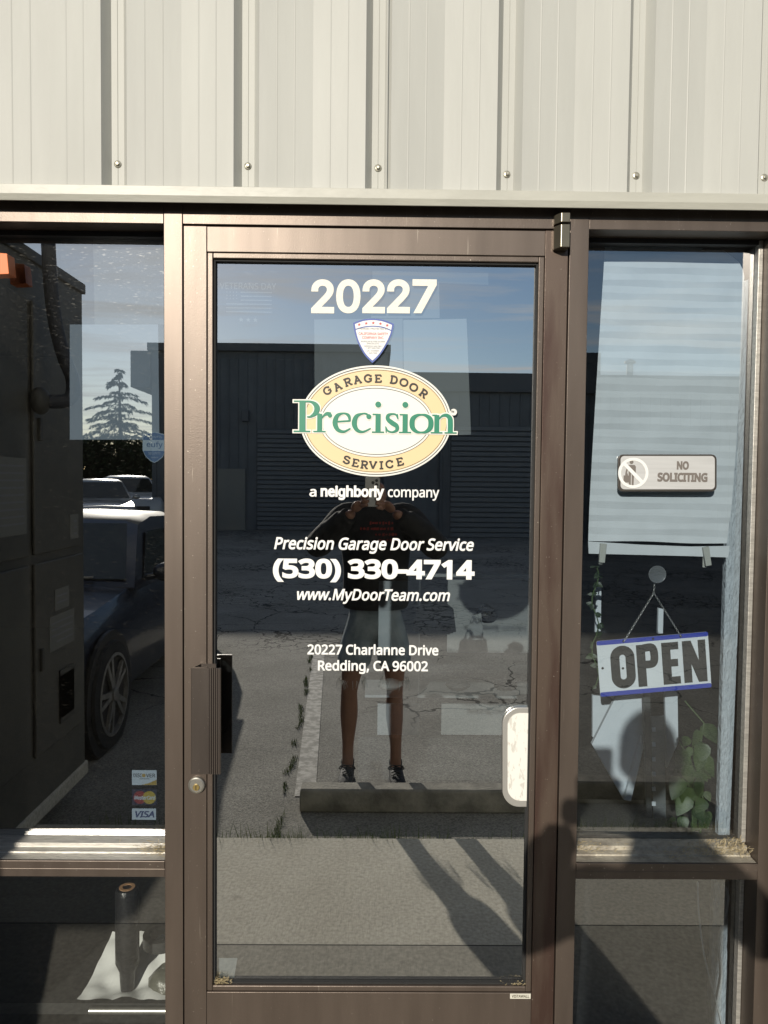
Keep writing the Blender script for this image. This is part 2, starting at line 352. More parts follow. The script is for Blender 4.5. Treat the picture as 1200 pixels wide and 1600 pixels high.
# ================================================================== GROUND
def ground_mat(name, kind):
    m = bpy.data.materials.new(name); m.use_nodes = True; t = m.node_tree; b = t.nodes['Principled BSDF']
    b.inputs['Roughness'].default_value = 0.9; b.inputs['Specular IOR Level'].default_value = 0.25
    tcn = NN(t, 'ShaderNodeTexCoord'); src = tcn.outputs['Object']
    n1 = NN(t, 'ShaderNodeTexNoise'); n1.inputs['Scale'].default_value = 1.6; n1.inputs['Detail'].default_value = 9; n1.inputs['Roughness'].default_value = 0.65; t.links.new(src, n1.inputs['Vector'])
    r1 = NN(t, 'ShaderNodeValToRGB'); r1.color_ramp.elements[0].position = 0.3; r1.color_ramp.elements[1].position = 0.72
    t.links.new(n1.outputs['Fac'], r1.inputs[0])
    n2 = NN(t, 'ShaderNodeTexNoise'); n2.inputs['Detail'].default_value = 4; 
    bp = NN(t, 'ShaderNodeBump'); bp.inputs['Distance'].default_value = 0.01
    if kind == 'asphalt':
        r1.color_ramp.elements[0].color = (0.24, 0.230, 0.200, 1); r1.color_ramp.elements[1].color = (0.40, 0.385, 0.34, 1)
        n2.inputs['Scale'].default_value = 130; t.links.new(src, n2.inputs['Vector'])
        # crazed cracks: cell borders, bent by noise, only in some areas
        nd = NN(t, 'ShaderNodeTexNoise'); nd.inputs['Scale'].default_value = 5; nd.inputs['Detail'].default_value = 5; t.links.new(src, nd.inputs['Vector'])
        av = NN(t, 'ShaderNodeVectorMath', operation='MULTIPLY_ADD'); av.inputs[1].default_value = (0.22,)*3
        t.links.new(nd.outputs['Color'], av.inputs[0]); t.links.new(src, av.inputs[2])
        vo = NN(t, 'ShaderNodeTexVoronoi', feature='DISTANCE_TO_EDGE'); vo.inputs['Scale'].default_value = 1.5; t.links.new(av.outputs[0], vo.inputs['Vector'])
        na = NN(t, 'ShaderNodeTexNoise'); na.inputs['Scale'].default_value = 0.55; t.links.new(src, na.inputs['Vector'])
        th = NN(t, 'ShaderNodeMapRange'); th.inputs[1].default_value = 0.42; th.inputs[2].default_value = 0.62; th.inputs[3].default_value = 0.0; th.inputs[4].default_value = 0.017
        t.links.new(na.outputs['Fac'], th.inputs[0])
        lt = NN(t, 'ShaderNodeMath', operation='LESS_THAN'); t.links.new(vo.outputs['Distance'], lt.inputs[0]); t.links.new(th.outputs[0], lt.inputs[1])
        mc = NN(t, 'ShaderNodeMixRGB'); mc.inputs[2].default_value = (0.035, 0.033, 0.026, 1)
        ag = NN(t, 'ShaderNodeTexNoise'); ag.inputs['Scale'].default_value = 95; ag.inputs['Detail'].default_value = 3; t.links.new(src, ag.inputs['Vector'])
        agr = NN(t, 'ShaderNodeMapRange'); agr.inputs[1].default_value = 0.3; agr.inputs[2].default_value = 0.7; agr.inputs[3].default_value = 0.55; agr.inputs[4].default_value = 1.35; t.links.new(ag.outputs['Fac'], agr.inputs[0])
        agm = NN(t, 'ShaderNodeVectorMath', operation='SCALE'); t.links.new(r1.outputs[0], agm.inputs[0]); t.links.new(agr.outputs[0], agm.inputs['Scale'])
        v2 = NN(t, 'ShaderNodeTexVoronoi', feature='DISTANCE_TO_EDGE'); v2.inputs['Scale'].default_value = 5.5; t.links.new(av.outputs[0], v2.inputs['Vector'])
        nb = NN(t, 'ShaderNodeTexNoise'); nb.inputs['Scale'].default_value = 0.42; mpb = NN(t, 'ShaderNodeMapping'); mpb.inputs['Location'].default_value = (3.1, 7.7, 0); t.links.new(src, mpb.inputs[0]); t.links.new(mpb.outputs[0], nb.inputs['Vector'])
        t2 = NN(t, 'ShaderNodeMapRange'); t2.inputs[1].default_value = 0.47; t2.inputs[2].default_value = 0.6; t2.inputs[3].default_value = 0.0; t2.inputs[4].default_value = 0.045; t.links.new(nb.outputs['Fac'], t2.inputs[0])
        l2 = NN(t, 'ShaderNodeMath', operation='LESS_THAN'); t.links.new(v2.outputs['Distance'], l2.inputs[0]); t.links.new(t2.outputs[0], l2.inputs[1])
        l3 = NN(t, 'ShaderNodeMath', operation='MAXIMUM'); spx = NN(t, 'ShaderNodeSeparateXYZ'); t.links.new(av.outputs[0], spx.inputs[0])
        far = NN(t, 'ShaderNodeMapRange'); far.inputs[1].default_value = -4.6; far.inputs[2].default_value = -5.6; far.inputs[3].default_value = 0.0; far.inputs[4].default_value = 1.0; t.links.new(spx.outputs['Y'], far.inputs[0])
        l4 = NN(t, 'ShaderNodeMath', operation='MULTIPLY'); t.links.new(l2.outputs[0], l4.inputs[0]); t.links.new(far.outputs[0], l4.inputs[1])
        l5 = NN(t, 'ShaderNodeMapRange'); l5.inputs[1].default_value = -2.6; l5.inputs[2].default_value = -3.6; l5.inputs[3].default_value = 0.0; l5.inputs[4].default_value = 1.0; t.links.new(spx.outputs['Y'], l5.inputs[0])
        l6 = NN(t, 'ShaderNodeMath', operation='MULTIPLY'); t.links.new(lt.outputs[0], l6.inputs[0]); t.links.new(l5.outputs[0], l6.inputs[1])
        t.links.new(l6.outputs[0], l3.inputs[0]); t.links.new(l4.outputs[0], l3.inputs[1])
        t.links.new(l3.outputs[0], mc.inputs[0]); t.links.new(agm.outputs[0], mc.inputs[1]); last = mc
        bp.inputs['Strength'].default_value = 0.55
    else:
        r1.color_ramp.elements[0].color = (0.54, 0.505, 0.42, 1); r1.color_ramp.elements[1].color = (0.68, 0.645, 0.55, 1)
        mpn = NN(t, 'ShaderNodeMapping'); mpn.inputs['Scale'].default_value = (120, 22, 1); mpn.inputs['Rotation'].default_value = (0, 0, R_(12)); t.links.new(src, mpn.inputs[0])
        n2.inputs['Scale'].default_value = 1.0; t.links.new(mpn.outputs[0], n2.inputs['Vector'])
        gr = NN(t, 'ShaderNodeTexNoise'); gr.inputs['Scale'].default_value = 70; gr.inputs['Detail'].default_value = 4; t.links.new(src, gr.inputs['Vector'])
        grr = NN(t, 'ShaderNodeMapRange'); grr.inputs[1].default_value = 0.3; grr.inputs[2].default_value = 0.7; grr.inputs[3].default_value = 0.80; grr.inputs[4].default_value = 1.18; t.links.new(gr.outputs['Fac'], grr.inputs[0])
        grm = NN(t, 'ShaderNodeVectorMath', operation='SCALE'); t.links.new(r1.outputs[0], grm.inputs[0]); t.links.new(grr.outputs[0], grm.inputs['Scale'])
        stn = NN(t, 'ShaderNodeTexNoise'); stn.inputs['Scale'].default_value = 6.5; stn.inputs['Detail'].default_value = 3; t.links.new(src, stn.inputs['Vector'])
        str_ = NN(t, 'ShaderNodeMapRange'); str_.inputs[1].default_value = 0.68; str_.inputs[2].default_value = 0.76; str_.inputs[3].default_value = 0.0; str_.inputs[4].default_value = 0.45; t.links.new(stn.outputs['Fac'], str_.inputs[0])
        stm = NN(t, 'ShaderNodeMixRGB'); stm.inputs[2].default_value = (0.20, 0.18, 0.14, 1); t.links.new(str_.outputs[0], stm.inputs[0]); t.links.new(grm.outputs[0], stm.inputs[1]); last = stm
        bp.inputs['Strength'].default_value = 0.4; bp.inputs['Distance'].default_value = 0.004
    t.links.new(n2.outputs['Fac'], bp.inputs['Height']); t.links.new(bp.outputs[0], b.inputs['Normal'])
    m3 = NN(t, 'ShaderNodeMixRGB', blend_type='MULTIPLY'); m3.inputs[0].default_value = 0.35 if kind == 'asphalt' else 0.15
    t.links.new(last.outputs[0], m3.inputs[1]); t.links.new(n2.outputs['Fac'], m3.inputs[2])
    t.links.new(m3.outputs[0], b.inputs['Base Color'])
    return m
AZ = -0.12                      # asphalt level; the pavement is at 0
EDGE = -1.345
g = MB(); g.add([(-300,-300,AZ),(300,-300,AZ),(300,4,AZ),(-300,4,AZ)], [(0,1,2,3)])
tag(g.build('parking_lot', ground_mat('asphalt', 'asphalt'), fix=False), kind='structure')
CONC = ground_mat('brushed_concrete', 'concrete')
g = MB(); g.box(-14, 14, EDGE, -0.03, AZ-0.1, 0.0)
tag(g.build('pavement', CONC, bevel=0.008), kind='structure')
g = MB(); g.box(-14, 14, -0.026, 0.12, AZ-0.1, 0.012)
tag(g.build('threshold_slab', CONC), kind='structure')
g = MB(); g.add([(-14, -0.575, 0.004), (14, -0.575, 0.004), (14, -0.031, 0.004), (-14, -0.031, 0.004)], [(0,1,2,3)])
APR = CONC.copy(); APR.name = 'older_concrete'
for nd_ in APR.node_tree.nodes:
    if nd_.type == 'VALTORGB':
        for el in nd_.color_ramp.elements: el.color = (el.color[0]*0.66, el.color[1]*0.66, el.color[2]*0.66, 1)
tag(g.build('pavement_apron', APR, fix=False), kind='structure')
g = MB(); g.add([(-14, -0.582, 0.0035), (14, -0.582, 0.0035), (14, -0.5755, 0.0035), (-14, -0.5755, 0.0035)], [(0,1,2,3)])
tag(g.build('pavement_joint', mat('joint_dark', (0.05, 0.047, 0.04), 0.9), fix=False), kind='structure')
LINE = mat('worn_white_line', (0.27, 0.26, 0.23), 0.85, col2=(0.52, 0.50, 0.455), vscale=18, lo=0.42, hi=0.60)
for (xa, ya, xb, yb) in ((-0.36, -2.05, -0.55, -5.6), (3.6, -2.05, 3.6, -5.6), (-3.4, -2.05, -3.6, -5.6)):
    g = MB(); g.add([(xa-0.055, ya, AZ+0.004), (xa+0.055, ya, AZ+0.004), (xb+0.055, yb, AZ+0.004), (xb-0.055, yb, AZ+0.004)], [(0,1,2,3)])
    tag(g.build('parking_line', LINE, fix=False), kind='structure')

# ================================================================== SHOP BUILDING: cladding, flashing, room behind
shop = empty('shop_building', (0, 0.2, 0), 'cream ribbed metal shop wall with screw heads above the bronze storefront', 'building')
def clad_profile(xa, xb, c0):
    """reverse-rib cladding: recessed flutes every 0.3048 m, shallow V pans with fine lines between"""
    yo, yf = -0.032, -0.005; k0 = math.floor((xa-c0)/0.3048)-1; pts = []
    k = k0
    while c0+k*0.3048 < xb+0.4:
        c = c0+k*0.3048
        pts += [(c-0.0145, yf), (c-0.001, yf), (c, yf-0.0012), (c+0.001, yf), (c+0.0145, yf), (c+0.0295, yo)]
        a, m, e = c+0.0295, c+0.1524, c+0.3048-0.0295
        dv = 0.0115
        for f_ in (0.33, 0.66):
            x = a+(m-a)*f_; y = yo+dv*f_; pts += [(x-0.002, y), (x, y-0.0007), (x+0.002, y)]
        pts += [(m, yo+dv)]
        for f_ in (0.33, 0.66):
            x = m+(e-m)*f_; y = yo+dv*(1-f_); pts += [(x-0.002, y), (x, y-0.0005), (x+0.002, y)]
        pts += [(e, yo)]
        k += 1
    return [p for p in pts if xa <= p[0] <= xb]
FL0 = G(590.5, 262, -0.005).x
def cladding(xa, xb, za, zb, name='wall_cladding'):
    pr = clad_profile(xa, xb, FL0); n = len(pr); g = MB()
    vs = [(x, y, za) for x, y in pr]+[(x, y, zb) for x, y in pr]
    g.add(vs, [(i, i+1, n+i+1, n+i) for i in range(n-1)])
    g.add([(pr[0][0], 0.05, za), (pr[-1][0], 0.05, za), (pr[-1][0], 0.05, zb), (pr[0][0], 0.05, zb)], [(0,1,2,3)])
    return g.build(name, PAINT, shop, fix=False)
HZ = 2.1414
cladding(-9, 9, 2.198, 5.2); cladding(0.965, 9, 0.02, 2.16); cladding(-9, -1.66, 0.02, 2.16)
# sheet lap seam
xs = G(604, 150, -0.032).x
g = MB(); g.box(xs, xs+0.0012, -0.0345, -0.028, 2.2, 5.2); g.build('sheet_lap', PAINT, shop)
g = MB()
g.prism([(-0.002, 2.222), (-0.0435, 2.213), (-0.0435, 2.1915), (-0.038, 2.1775), (-0.034, 2.1775), (-0.0395, 2.192), (-0.0395, 2.21), (-0.002, 2.218)], 'x', -9, 9)
g.build('drip_flashing', mat('flashing_paint', (0.45, 0.445, 0.39), 0.42, var=0.06, vscale=4, bump=0.15, bscale=14, stretch=(1, 4, 4)), shop, bevel=0.0008)
SCREW = mat('galvanised_screw', (0.42, 0.40, 0.33), 0.4, 0.7, var=0.3, vscale=200)
for px, py in ((182,256),(386,259),(590.5,262),(794,272),(999,274),(1203,277)):
    p = G(px, py, -0.008); g = MB()
    g.lathe([(0.0085, 0), (0.0085, 0.0015), (0.0062, 0.003)], (FL0+round((p.x-FL0)/0.3048)*0.3048+random.uniform(-.001,.001), -0.005, p.z), (0,-1,0), 20)
    s_ = g.build('screw', SCREW, shop, smooth=True)
    g = MB(); g.lathe([(0.0048, 0), (0.0048, 0.0035), (0.003, 0.0045)], (FL0+round((p.x-FL0)/0.3048)*0.3048, -0.0082, p.z), (0,-1,0), 6)
    g.build('screw_head', SCREW, s_)
# the soffit strip between flashing and frame, roof and walls of the room
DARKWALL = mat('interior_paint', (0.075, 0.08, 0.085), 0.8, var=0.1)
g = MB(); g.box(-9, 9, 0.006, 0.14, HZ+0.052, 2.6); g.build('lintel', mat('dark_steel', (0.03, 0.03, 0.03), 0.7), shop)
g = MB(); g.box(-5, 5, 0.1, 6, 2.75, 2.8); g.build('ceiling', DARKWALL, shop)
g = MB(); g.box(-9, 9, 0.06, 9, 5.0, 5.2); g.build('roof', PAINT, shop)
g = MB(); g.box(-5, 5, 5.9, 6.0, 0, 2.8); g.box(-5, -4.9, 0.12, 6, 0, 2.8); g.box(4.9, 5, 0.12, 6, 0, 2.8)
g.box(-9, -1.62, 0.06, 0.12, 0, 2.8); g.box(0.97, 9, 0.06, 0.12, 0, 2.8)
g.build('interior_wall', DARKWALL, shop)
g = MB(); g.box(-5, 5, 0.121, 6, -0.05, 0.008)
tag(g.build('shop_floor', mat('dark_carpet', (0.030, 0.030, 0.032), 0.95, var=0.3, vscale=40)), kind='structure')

# ================================================================== STOREFRONT FRAME with sidelights
sf = empty('storefront_frame', (0, 0.05, 0), 'dark bronze aluminium storefront frame with fixed tinted sidelights around the door', 'window frame')
XJ0, XJ1 = -0.5085, -0.4645        # left jamb of the door
XK0, XK1 = 0.4535, 0.4990          # right jamb
XR0, XR1 = G(1183, 1390).x, G(1183, 1390).x+0.0445
XL0 = -1.62
GY = 0.085                         # glass plane of the sidelights
def mull(x0, x1, z0=0.012, z1=HZ+0.05, name='mullion', m=BRONZE):
    g = MB(); g.box(x0, x1, 0.0, 0.112, z0, z1); return g.build(name, m, sf, bevel=0.0012)
mull(XJ0, XJ1); mull(XK0, XK1); mull(XR0, XR1); mull(XL0, XL0+0.045)
for x0, x1 in ((XL0+0.0455, XJ0-0.0005), (XJ1+0.0005, XK0-0.0005), (XK1+0.0005, XR0-0.0005)):
    g = MB(); g.box(x0, x1, 0.001, 0.111, HZ, HZ+0.049); g.build('header', BRONZE, sf, bevel=0.0012)
RZ0, RZ1 = 0.5655, 0.606
DUSTY = mat('dusty_sill', (0.30, 0.27, 0.22), 0.55, 0.2, col2=(0.52, 0.48, 0.39), vscale=30, bump=0.3, bscale=200)
for x0, x1, nm in ((XL0+0.0455, XJ0-0.0005, 'L'), (XK1+0.0005, XR0-0.0005, 'R')):
    g = MB(); zm = (RZ0+RZ1)/2+0.001
    g.box(x0, x1, 0.001, 0.111, RZ0, zm-0.001); g.box(x0, x1, -0.0015, 0.111, zm, RZ1)
    g.build('sill_rail', BRONZE, sf, bevel=0.0008)
    g = MB()
    g.prism([(0.004, RZ1+0.0006), (0.034, RZ1+0.0014), (0.0345, RZ1+0.005), (0.052, RZ1+0.008), (0.053, RZ1+0.018), (GY-0.001, RZ1+0.0225), (GY-0.001, RZ1+0.0006)], 'x', x0+0.001, x1-0.001)
    g.build('sill_ledge', ALU if nm == 'L' else DUSTY, sf, bevel=0.0006)
    g = MB(); g.box(x0, x1, 0.001, 0.111, 0.013, 0.062); g.build('bottom_rail', BRONZE, sf, bevel=0.001)
    for a, b in ((x0, x0+0.011), (x1-0.011, x1)):
        for za, zb in ((RZ1+0.024, HZ-0.001), (0.063, RZ0-0.001)):
            g = MB(); g.box(a, b, 0.063, GY-0.0008, za, zb); g.build('glazing_bead', ALU if b > 0.8 else BLACK, sf, bevel=0.001)
    for za, zb in ((HZ-0.012, HZ-0.0008), (RZ0-0.010, RZ0-0.0008)):
        g = MB(); g.box(x0+0.0115, x1-0.0115, 0.063, GY-0.0008, za, zb); g.build('glazing_bead', BLACK, sf)
    for za, zb in ((RZ1+0.0005, HZ-0.0005), (0.0625, RZ0-0.0005)):
        g = MB(); g.cur = 1; g.box(x0+0.0005, x1-0.0005, GY, GY+0.006, za, zb); g.mi[2] = 0
        g.build('glass_pane', [(GLASS_LEFT if za > 0.3 else GLASS_LOW) if nm == 'L' else GLASS_RIGHT, CLEAR], sf, fix=False)

# ================================================================== DOOR
door = empty('glass_door', (0.45, 0.02, 0.02), 'bronze framed glass shop door with white lettering, pull handle and tall bottom rail', 'door')
DY0, DY1, DG = 0.0025, 0.0465, 0.0262
DX0, DX1, DZ0, DZ1 = -0.4622, 0.4505, 0.022, HZ-0.0035
SW = 0.0545
def dbox(name, x0, x1, z0, z1, m=BRONZE, y0=DY0, y1=DY1, bv=0.0012):
    g = MB(); g.box(x0, x1, y0, y1, z0, z1); return g.build(name, m, door, bevel=bv)
RAILT = DZ1-0.0600; RAILB = G(560, 1551, DY0).z
dbox('stile', DX0, DX0+SW, DZ0, DZ1)
dbox('stile', DX1-SW, DX1, DZ0, DZ1, BRONZE_RED)
dbox('top_rail', DX0+SW+0.0004, DX1-SW-0.0004, RAILT, DZ1-0.0006, y0=DY0+0.0008)
dbox('bottom_rail', DX0+SW+0.0004, DX1-SW-0.0004, DZ0, RAILB, y0=DY0+0.0008)
bx0, bx1, bz0, bz1 = DX0+SW+0.0005, DX1-SW-0.0005, RAILB+0.0005, RAILT-0.0005
BW = 0.0135
for n_, a in enumerate(((bx0, bx0+BW, bz0, bz1), (bx1-BW, bx1, bz0, bz1), (bx0+BW, bx1-BW, bz1-BW, bz1), (bx0+BW, bx1-BW, bz0, bz0+BW))):
    g = MB(); g.box(a[0], a[1], 0.0065, DG-0.0006, a[2], a[3]); g.build('glazing_bead', BRONZE, door, bevel=0.002)
    q = 0.0045
    b = ((a[1], a[1]+q, bz0+BW, bz1-BW), (a[0]-q, a[0], bz0+BW, bz1-BW), (a[0]+q, a[1]-q, a[2]-q, a[2]), (a[0]+q, a[1]-q, a[3], a[3]+q))[n_]
    g = MB(); g.box(b[0]+0.0002, b[1]-0.0002, 0.014, DG-0.0006, b[2]+0.0002, b[3]-0.0002); g.build('glazing_gasket', RUBBER, door)
g = MB(); g.cur = 1; g.box(bx0+0.001, bx1-0.001, DG, DG+0.006, bz0+0.001, bz1-0.001); g.mi[2] = 0
pane = g.build('glass_pane', [GLASS_DOOR, CLEAR], door, fix=False)

# pull handle: one extrusion with a flange on the stile, a slanted web and a broad fluted blade
h0 = G(298, 1044, -0.046); h1 = G(345, 1210, -0.046)
xa, xb, zt, zb = h0.x, h1.x, h0.z, h1.z
prof = [(xa+0.012, 0.0015), (xa+0.050, 0.0015), (xa+0.050, -0.0025), (xa+0.0145, -0.0025), (xa+0.0055, -0.034), (xa+0.038, -0.034), (xa+0.038, -0.038), (xa+0.004, -0.0415)]
prof += [(xb-0.001, -0.0415)]
fl = []
x = xb-0.003
for k in range(5):
    fl += [(x, -0.047), (x-0.0028, -0.047), (x-0.0032, -0.0437), (x-0.0046, -0.0437)]; x -= 0.005
prof += [(xb, -0.0445)] + fl + [(x, -0.046), (xa+0.0015, -0.046), (xa, -0.044)]
g = MB(); g.prism(prof, 'z', zb, zt)
ph = g.build('pull_handle', HANDLE, door)
# lock cylinder
c = G(307.5, 1226, 0.0); g = MB(); g.lathe([(0.0205, 0), (0.0205, 0.004), (0.0195, 0.008), (0.0168, 0.0095), (0.0160, 0.0085)], (c.x, DY0, c.z), (0,-1,0), 36)
lk = g.build('lock_cylinder', mat('satin_steel', (0.33, 0.32, 0.29), 0.38, 0.7, var=0.1, vscale=80), door, smooth=True)
g = MB(); g.lathe([(0.0078, 0), (0.0078, 0.0025), (0.0070, 0.0032)], (c.x, DY0-0.0085, c.z-0.004), (0,-1,0), 24)
kp = g.build('key_plug', mat('brass', (0.62, 0.46, 0.17), 0.3, 0.8), lk, smooth=True)
g = MB(); g.box(c.x-0.0008, c.x+0.0008, DY0-0.0125, DY0-0.0115, c.z-0.0095, c.z+0.001); g.build('keyhole', BLACK, lk)
# pivot hinge at the top right
HM = mat('hinge_bronze', (0.16, 0.145, 0.11), 0.33, 0.7, var=0.1)
hx0, hx1 = G(867, 370, -0.02).x, G(889, 370, -0.02).x
hp = [(hx0, 0.002), (hx0, -0.010), (hx0+0.012, -0.030), (hx1, -0.030), (hx1, 0.002)]
for zt_, zb_, par, nm in ((G(878, 334, -0.02).z, G(878, 349, -0.02).z, sf, 'pivot_bracket'), (G(878, 352, -0.02).z, G(878, 388, -0.02).z, door, 'pivot_hinge')):
    g = MB(); g.prism(hp, 'z', zb_, zt_); g.build(nm, HM, par, bevel=0.0015)
# rounded plate at the right edge of the glass and the dark pull on the inner side
def rounded_left(px0, px1, py0, py1, r, Y, n=10):
    p = []
    for cx, cy, a0 in ((px0+r, py0+r, 90), (px0+r, py1-r, 180)):
        for k in range(n+1):
            a = R_(a0+90*k/n); p.append((cx+r*math.cos(a), cy-r*math.sin(a)))
    p += [(px1, py1), (px1, py0)]
    return [(v.x, v.z) for v in (G(a, b, Y) for a, b in p)]
g = MB(); g.prism(rounded_left(785, 827, 1105, 1260, 26, 0.02), 'y', 0.0165, DG-0.0008)
pp = g.build('push_plate', mat('chrome_rim', (0.58, 0.565, 0.53), 0.3, 0.6), door, bevel=0.0015)
g = MB(); g.prism(rounded_left(793, 827, 1114, 1251, 20, 0.016), 'y', 0.0150, 0.0163)
g.build('worn_face', mat('worn_white_metal', (0.58, 0.56, 0.51), 0.6, col2=(0.76, 0.75, 0.70), vscale=60, lo=0.40, hi=0.46, stretch=(1.6, 1, 0.6)), pp)
g = MB(); pts = [(352, 1028), (364, 1040), (375, 1058), (380, 1080), (376, 1102), (364, 1122), (352, 1140), (352, 1030)]
g.prism([(v.x, v.z) for v in (G(a, b, 0.07) for a, b in catmull(pts[:-1], 4)+[(340, 1140), (340, 1028)])], 'y', 0.05, 0.085)
g.build('inner_pull', BLACK, door, bevel=0.003)
# name plate of the frame maker
g = MB(); a, b = G(797, 1552.5, DY0), G(829, 1560.5, DY0); g.box(a.x, b.x, DY0-0.0004, DY0+0.0006, b.z, a.z)
npl = g.build('name_plate', mat('plate_silver', (0.62, 0.60, 0.52), 0.5), door)
g = MB(); fit_text(g, 'VISTAWALL', 799, 827.5, 1554.2, 1559.2, DY0-0.0006, bold=0.03); g.build('plate_lettering', mat('plate_ink', (0.10, 0.09, 0.06), 0.6), npl, fix=False)

# ------------------------------------------------------------------ lettering on the door glass
LY = DG-0.0010
def lettering(name, items, m=VINYL, Y=LY, parent=None):
    g = MB()
    for it in items: fit_text(g, *it[0], Y, **it[1])
    return g.build(name, m, parent or door, fix=False)
NUM = mat('address_vinyl', (0.80, 0.775, 0.69), 0.6, var=0.05, vscale=140)
for ch, *r_ in (('2', 486.5, 522), ('0', 525.5, 563), ('2', 566.5, 601.5), ('2', 605, 640.5), ('7', 644.5, 682)):
    lettering('address_number', [((ch, r_[0], r_[1], 437, 489), dict(bold=0.026, num=True))], NUM)
lettering('lettering', [(('a', 483.5, 494.5, 764, 776), dict(bold=0.020)), (('neighborly', 501, 600.5, 758.5, 776.5), dict(bold=0.040, ref='h', space=0.98)), (('company', 606, 686.5, 765, 777), dict(bold=0.014, ref='x', space=0.97))])
lettering('lettering', [(('Precision Garage Door Service', 428, 741, 840.5, 859.5), dict(bold=0.024, shear=0.22, ref='P'))])
lettering('lettering', [(('(530) 330-4714', 426, 742.5, 873.5, 905), dict(bold=0.042, ref='3'))])
lettering('lettering', [(('www.MyDoorTeam.com', 463.5, 704, 920.5, 938.5), dict(bold=0.022, shear=0.22, ref='M'))])
lettering('lettering', [(('20227 Charlanne Drive', 479.5, 686, 1007.5, 1023.5), dict(bold=0.024, ref='D')), (('Redding, CA 96002', 496, 669.5, 1032.5, 1048.5), dict(bold=0.024, ref='R'))])
# the ghost of an old holiday decal
GHOST = mat('faded_decal', (0.40, 0.42, 0.44), 0.7)
GHY = DG+0.0085
gv = Ink(GHY, pxframe(388, 470, GHY))
for k in range(6):
    gv.stroke([(-12 if k < 3 else -34, -13+k*6), (36, -13+k*6)], 1.5, curve=False)
for k in range(12): gv.disc(-33+(k%4)*5, -13+(k//4)*5, 1.0, n=6)
def star(ink, x, y, r, rot=0.0):
    ink.poly([(x+(r if k % 2 == 0 else r*0.42)*math.sin(rot+math.pi*k/5), y-(r if k % 2 == 0 else r*0.42)*math.cos(rot+math.pi*k/5)) for k in range(10)])
for k in range(3): star(gv, -11+k*11, 29, 4)
fit_text(gv.mb, 'VETERANS DAY', 344, 431, 442, 452, GHY-0.0006, bold=0.005)
gv.build('faded_decal', GHOST, door)

# ------------------------------------------------------------------ oval shop sign on the glass
GREEN = mat('logo_green', (0.012, 0.215, 0.125), 0.45); TAN = mat('logo_tan', (0.80, 0.60, 0.34), 0.45); INK = mat('logo_ink', (0.018, 0.014, 0.012), 0.5)
CREAM = mat('logo_white', (0.80, 0.79, 0.73), 0.45)
logo = empty('oval_sign', G(587, 656, LY), 'oval cream and tan sign with green lettering on the door glass', 'sign')
U = 0.225
xf = pxframe(587, 658, LY, U)
def L(x, y): return (x-608, y-438)
base = Ink(LY, xf); base.disc(0, 0, 524, 383, 96); bo = base.build('sign_base', CREAM, logo)
tn = Ink(LY-0.0003, xf); tn.disc(0, 0, 497, 356, 96); tn.build('tan_band', TAN, logo)
iw = Ink(LY-0.0006, xf); iw.disc(2, 2, 392, 244, 96); iw.build('inner_oval', CREAM, logo)
ln = Ink(LY-0.0008, xf); ln.ring(0, 0, 509, 368, 5); ln.ring(0, 0, 492, 351, 3); ln.ring(2, 2, 394, 246, 3); ln.ring(2, 2, 376, 228, 4.5); ln.build('outline', INK, logo)
# slab letters: strokes in a unit box, y down, height 1
SLAB = {
 'G': (0.95, [[(0.86,0.30),(0.72,0.08),(0.45,0.0),(0.14,0.18),(0.04,0.5),(0.14,0.82),(0.45,1.0),(0.78,0.88),(0.86,0.60)]], [((0.55,0.57),(1.0,0.57)),((0.88,0.04),(0.88,0.32)),((0.86,0.55),(0.86,0.95))]),
 'A': (1.0, [], [((0.47,0.0),(0.12,1.0)),((0.47,0.0),(0.86,1.0)),((0.22,0.66),(0.74,0.66)),((-0.03,1.0),(0.30,1.0)),((0.68,1.0),(1.02,1.0)),((0.25,0.0),(0.55,0.0))]),
 'R': (0.95, [[(0.15,0.0),(0.6,0.0),(0.80,0.12),(0.80,0.38),(0.6,0.52),(0.15,0.52)]], [((0.22,0.0),(0.22,1.0)),((0.5,0.52),(0.82,1.0)),((0.02,0.0),(0.3,0.0)),((0.02,1.0),(0.42,1.0)),((0.70,1.0),(1.0,1.0))]),
 'E': (0.88, [], [((0.2,0.0),(0.2,1.0)),((0.0,0.0),(0.82,0.0)),((0.0,1.0),(0.86,1.0)),((0.2,0.5),(0.6,0.5)),((0.80,0.0),(0.80,0.24)),((0.83,1.0),(0.83,0.74)),((0.58,0.37),(0.58,0.63))]),
 'D': (0.95, [[(0.1,0.0),(0.5,0.0),(0.80,0.15),(0.90,0.5),(0.80,0.85),(0.5,1.0),(0.1,1.0)]], [((0.22,0.0),(0.22,1.0)),((0.02,0.0),(0.3,0.0)),((0.02,1.0),(0.3,1.0))]),
 'O': (1.0, [[(0.5,0.0),(0.85,0.15),(0.97,0.5),(0.85,0.85),(0.5,1.0),(0.15,0.85),(0.03,0.5),(0.15,0.15),(0.5,0.0)]], []),
 'S': (0.85, [[(0.76,0.26),(0.62,0.05),(0.38,0.0),(0.14,0.10),(0.12,0.34),(0.40,0.48),(0.72,0.60),(0.78,0.82),(0.55,1.0),(0.25,0.97),(0.08,0.74)]], [((0.76,0.0),(0.76,0.28)),((0.07,0.72),(0.07,1.0))]),
 'V': (1.0, [], [((0.12,0.0),(0.5,1.0)),((0.88,0.0),(0.5,1.0)),((-0.04,0.0),(0.3,0.0)),((0.7,0.0),(1.04,0.0))]),
 'I': (0.5, [], [((0.25,0.0),(0.25,1.0)),((0.0,0.0),(0.5,0.0)),((0.0,1.0),(0.5,1.0))]),
 'C': (0.95, [[(0.84,0.30),(0.70,0.07),(0.45,0.0),(0.14,0.18),(0.04,0.5),(0.14,0.82),(0.45,1.0),(0.74,0.92),(0.88,0.70)]], [((0.86,0.02),(0.86,0.32))]),
}
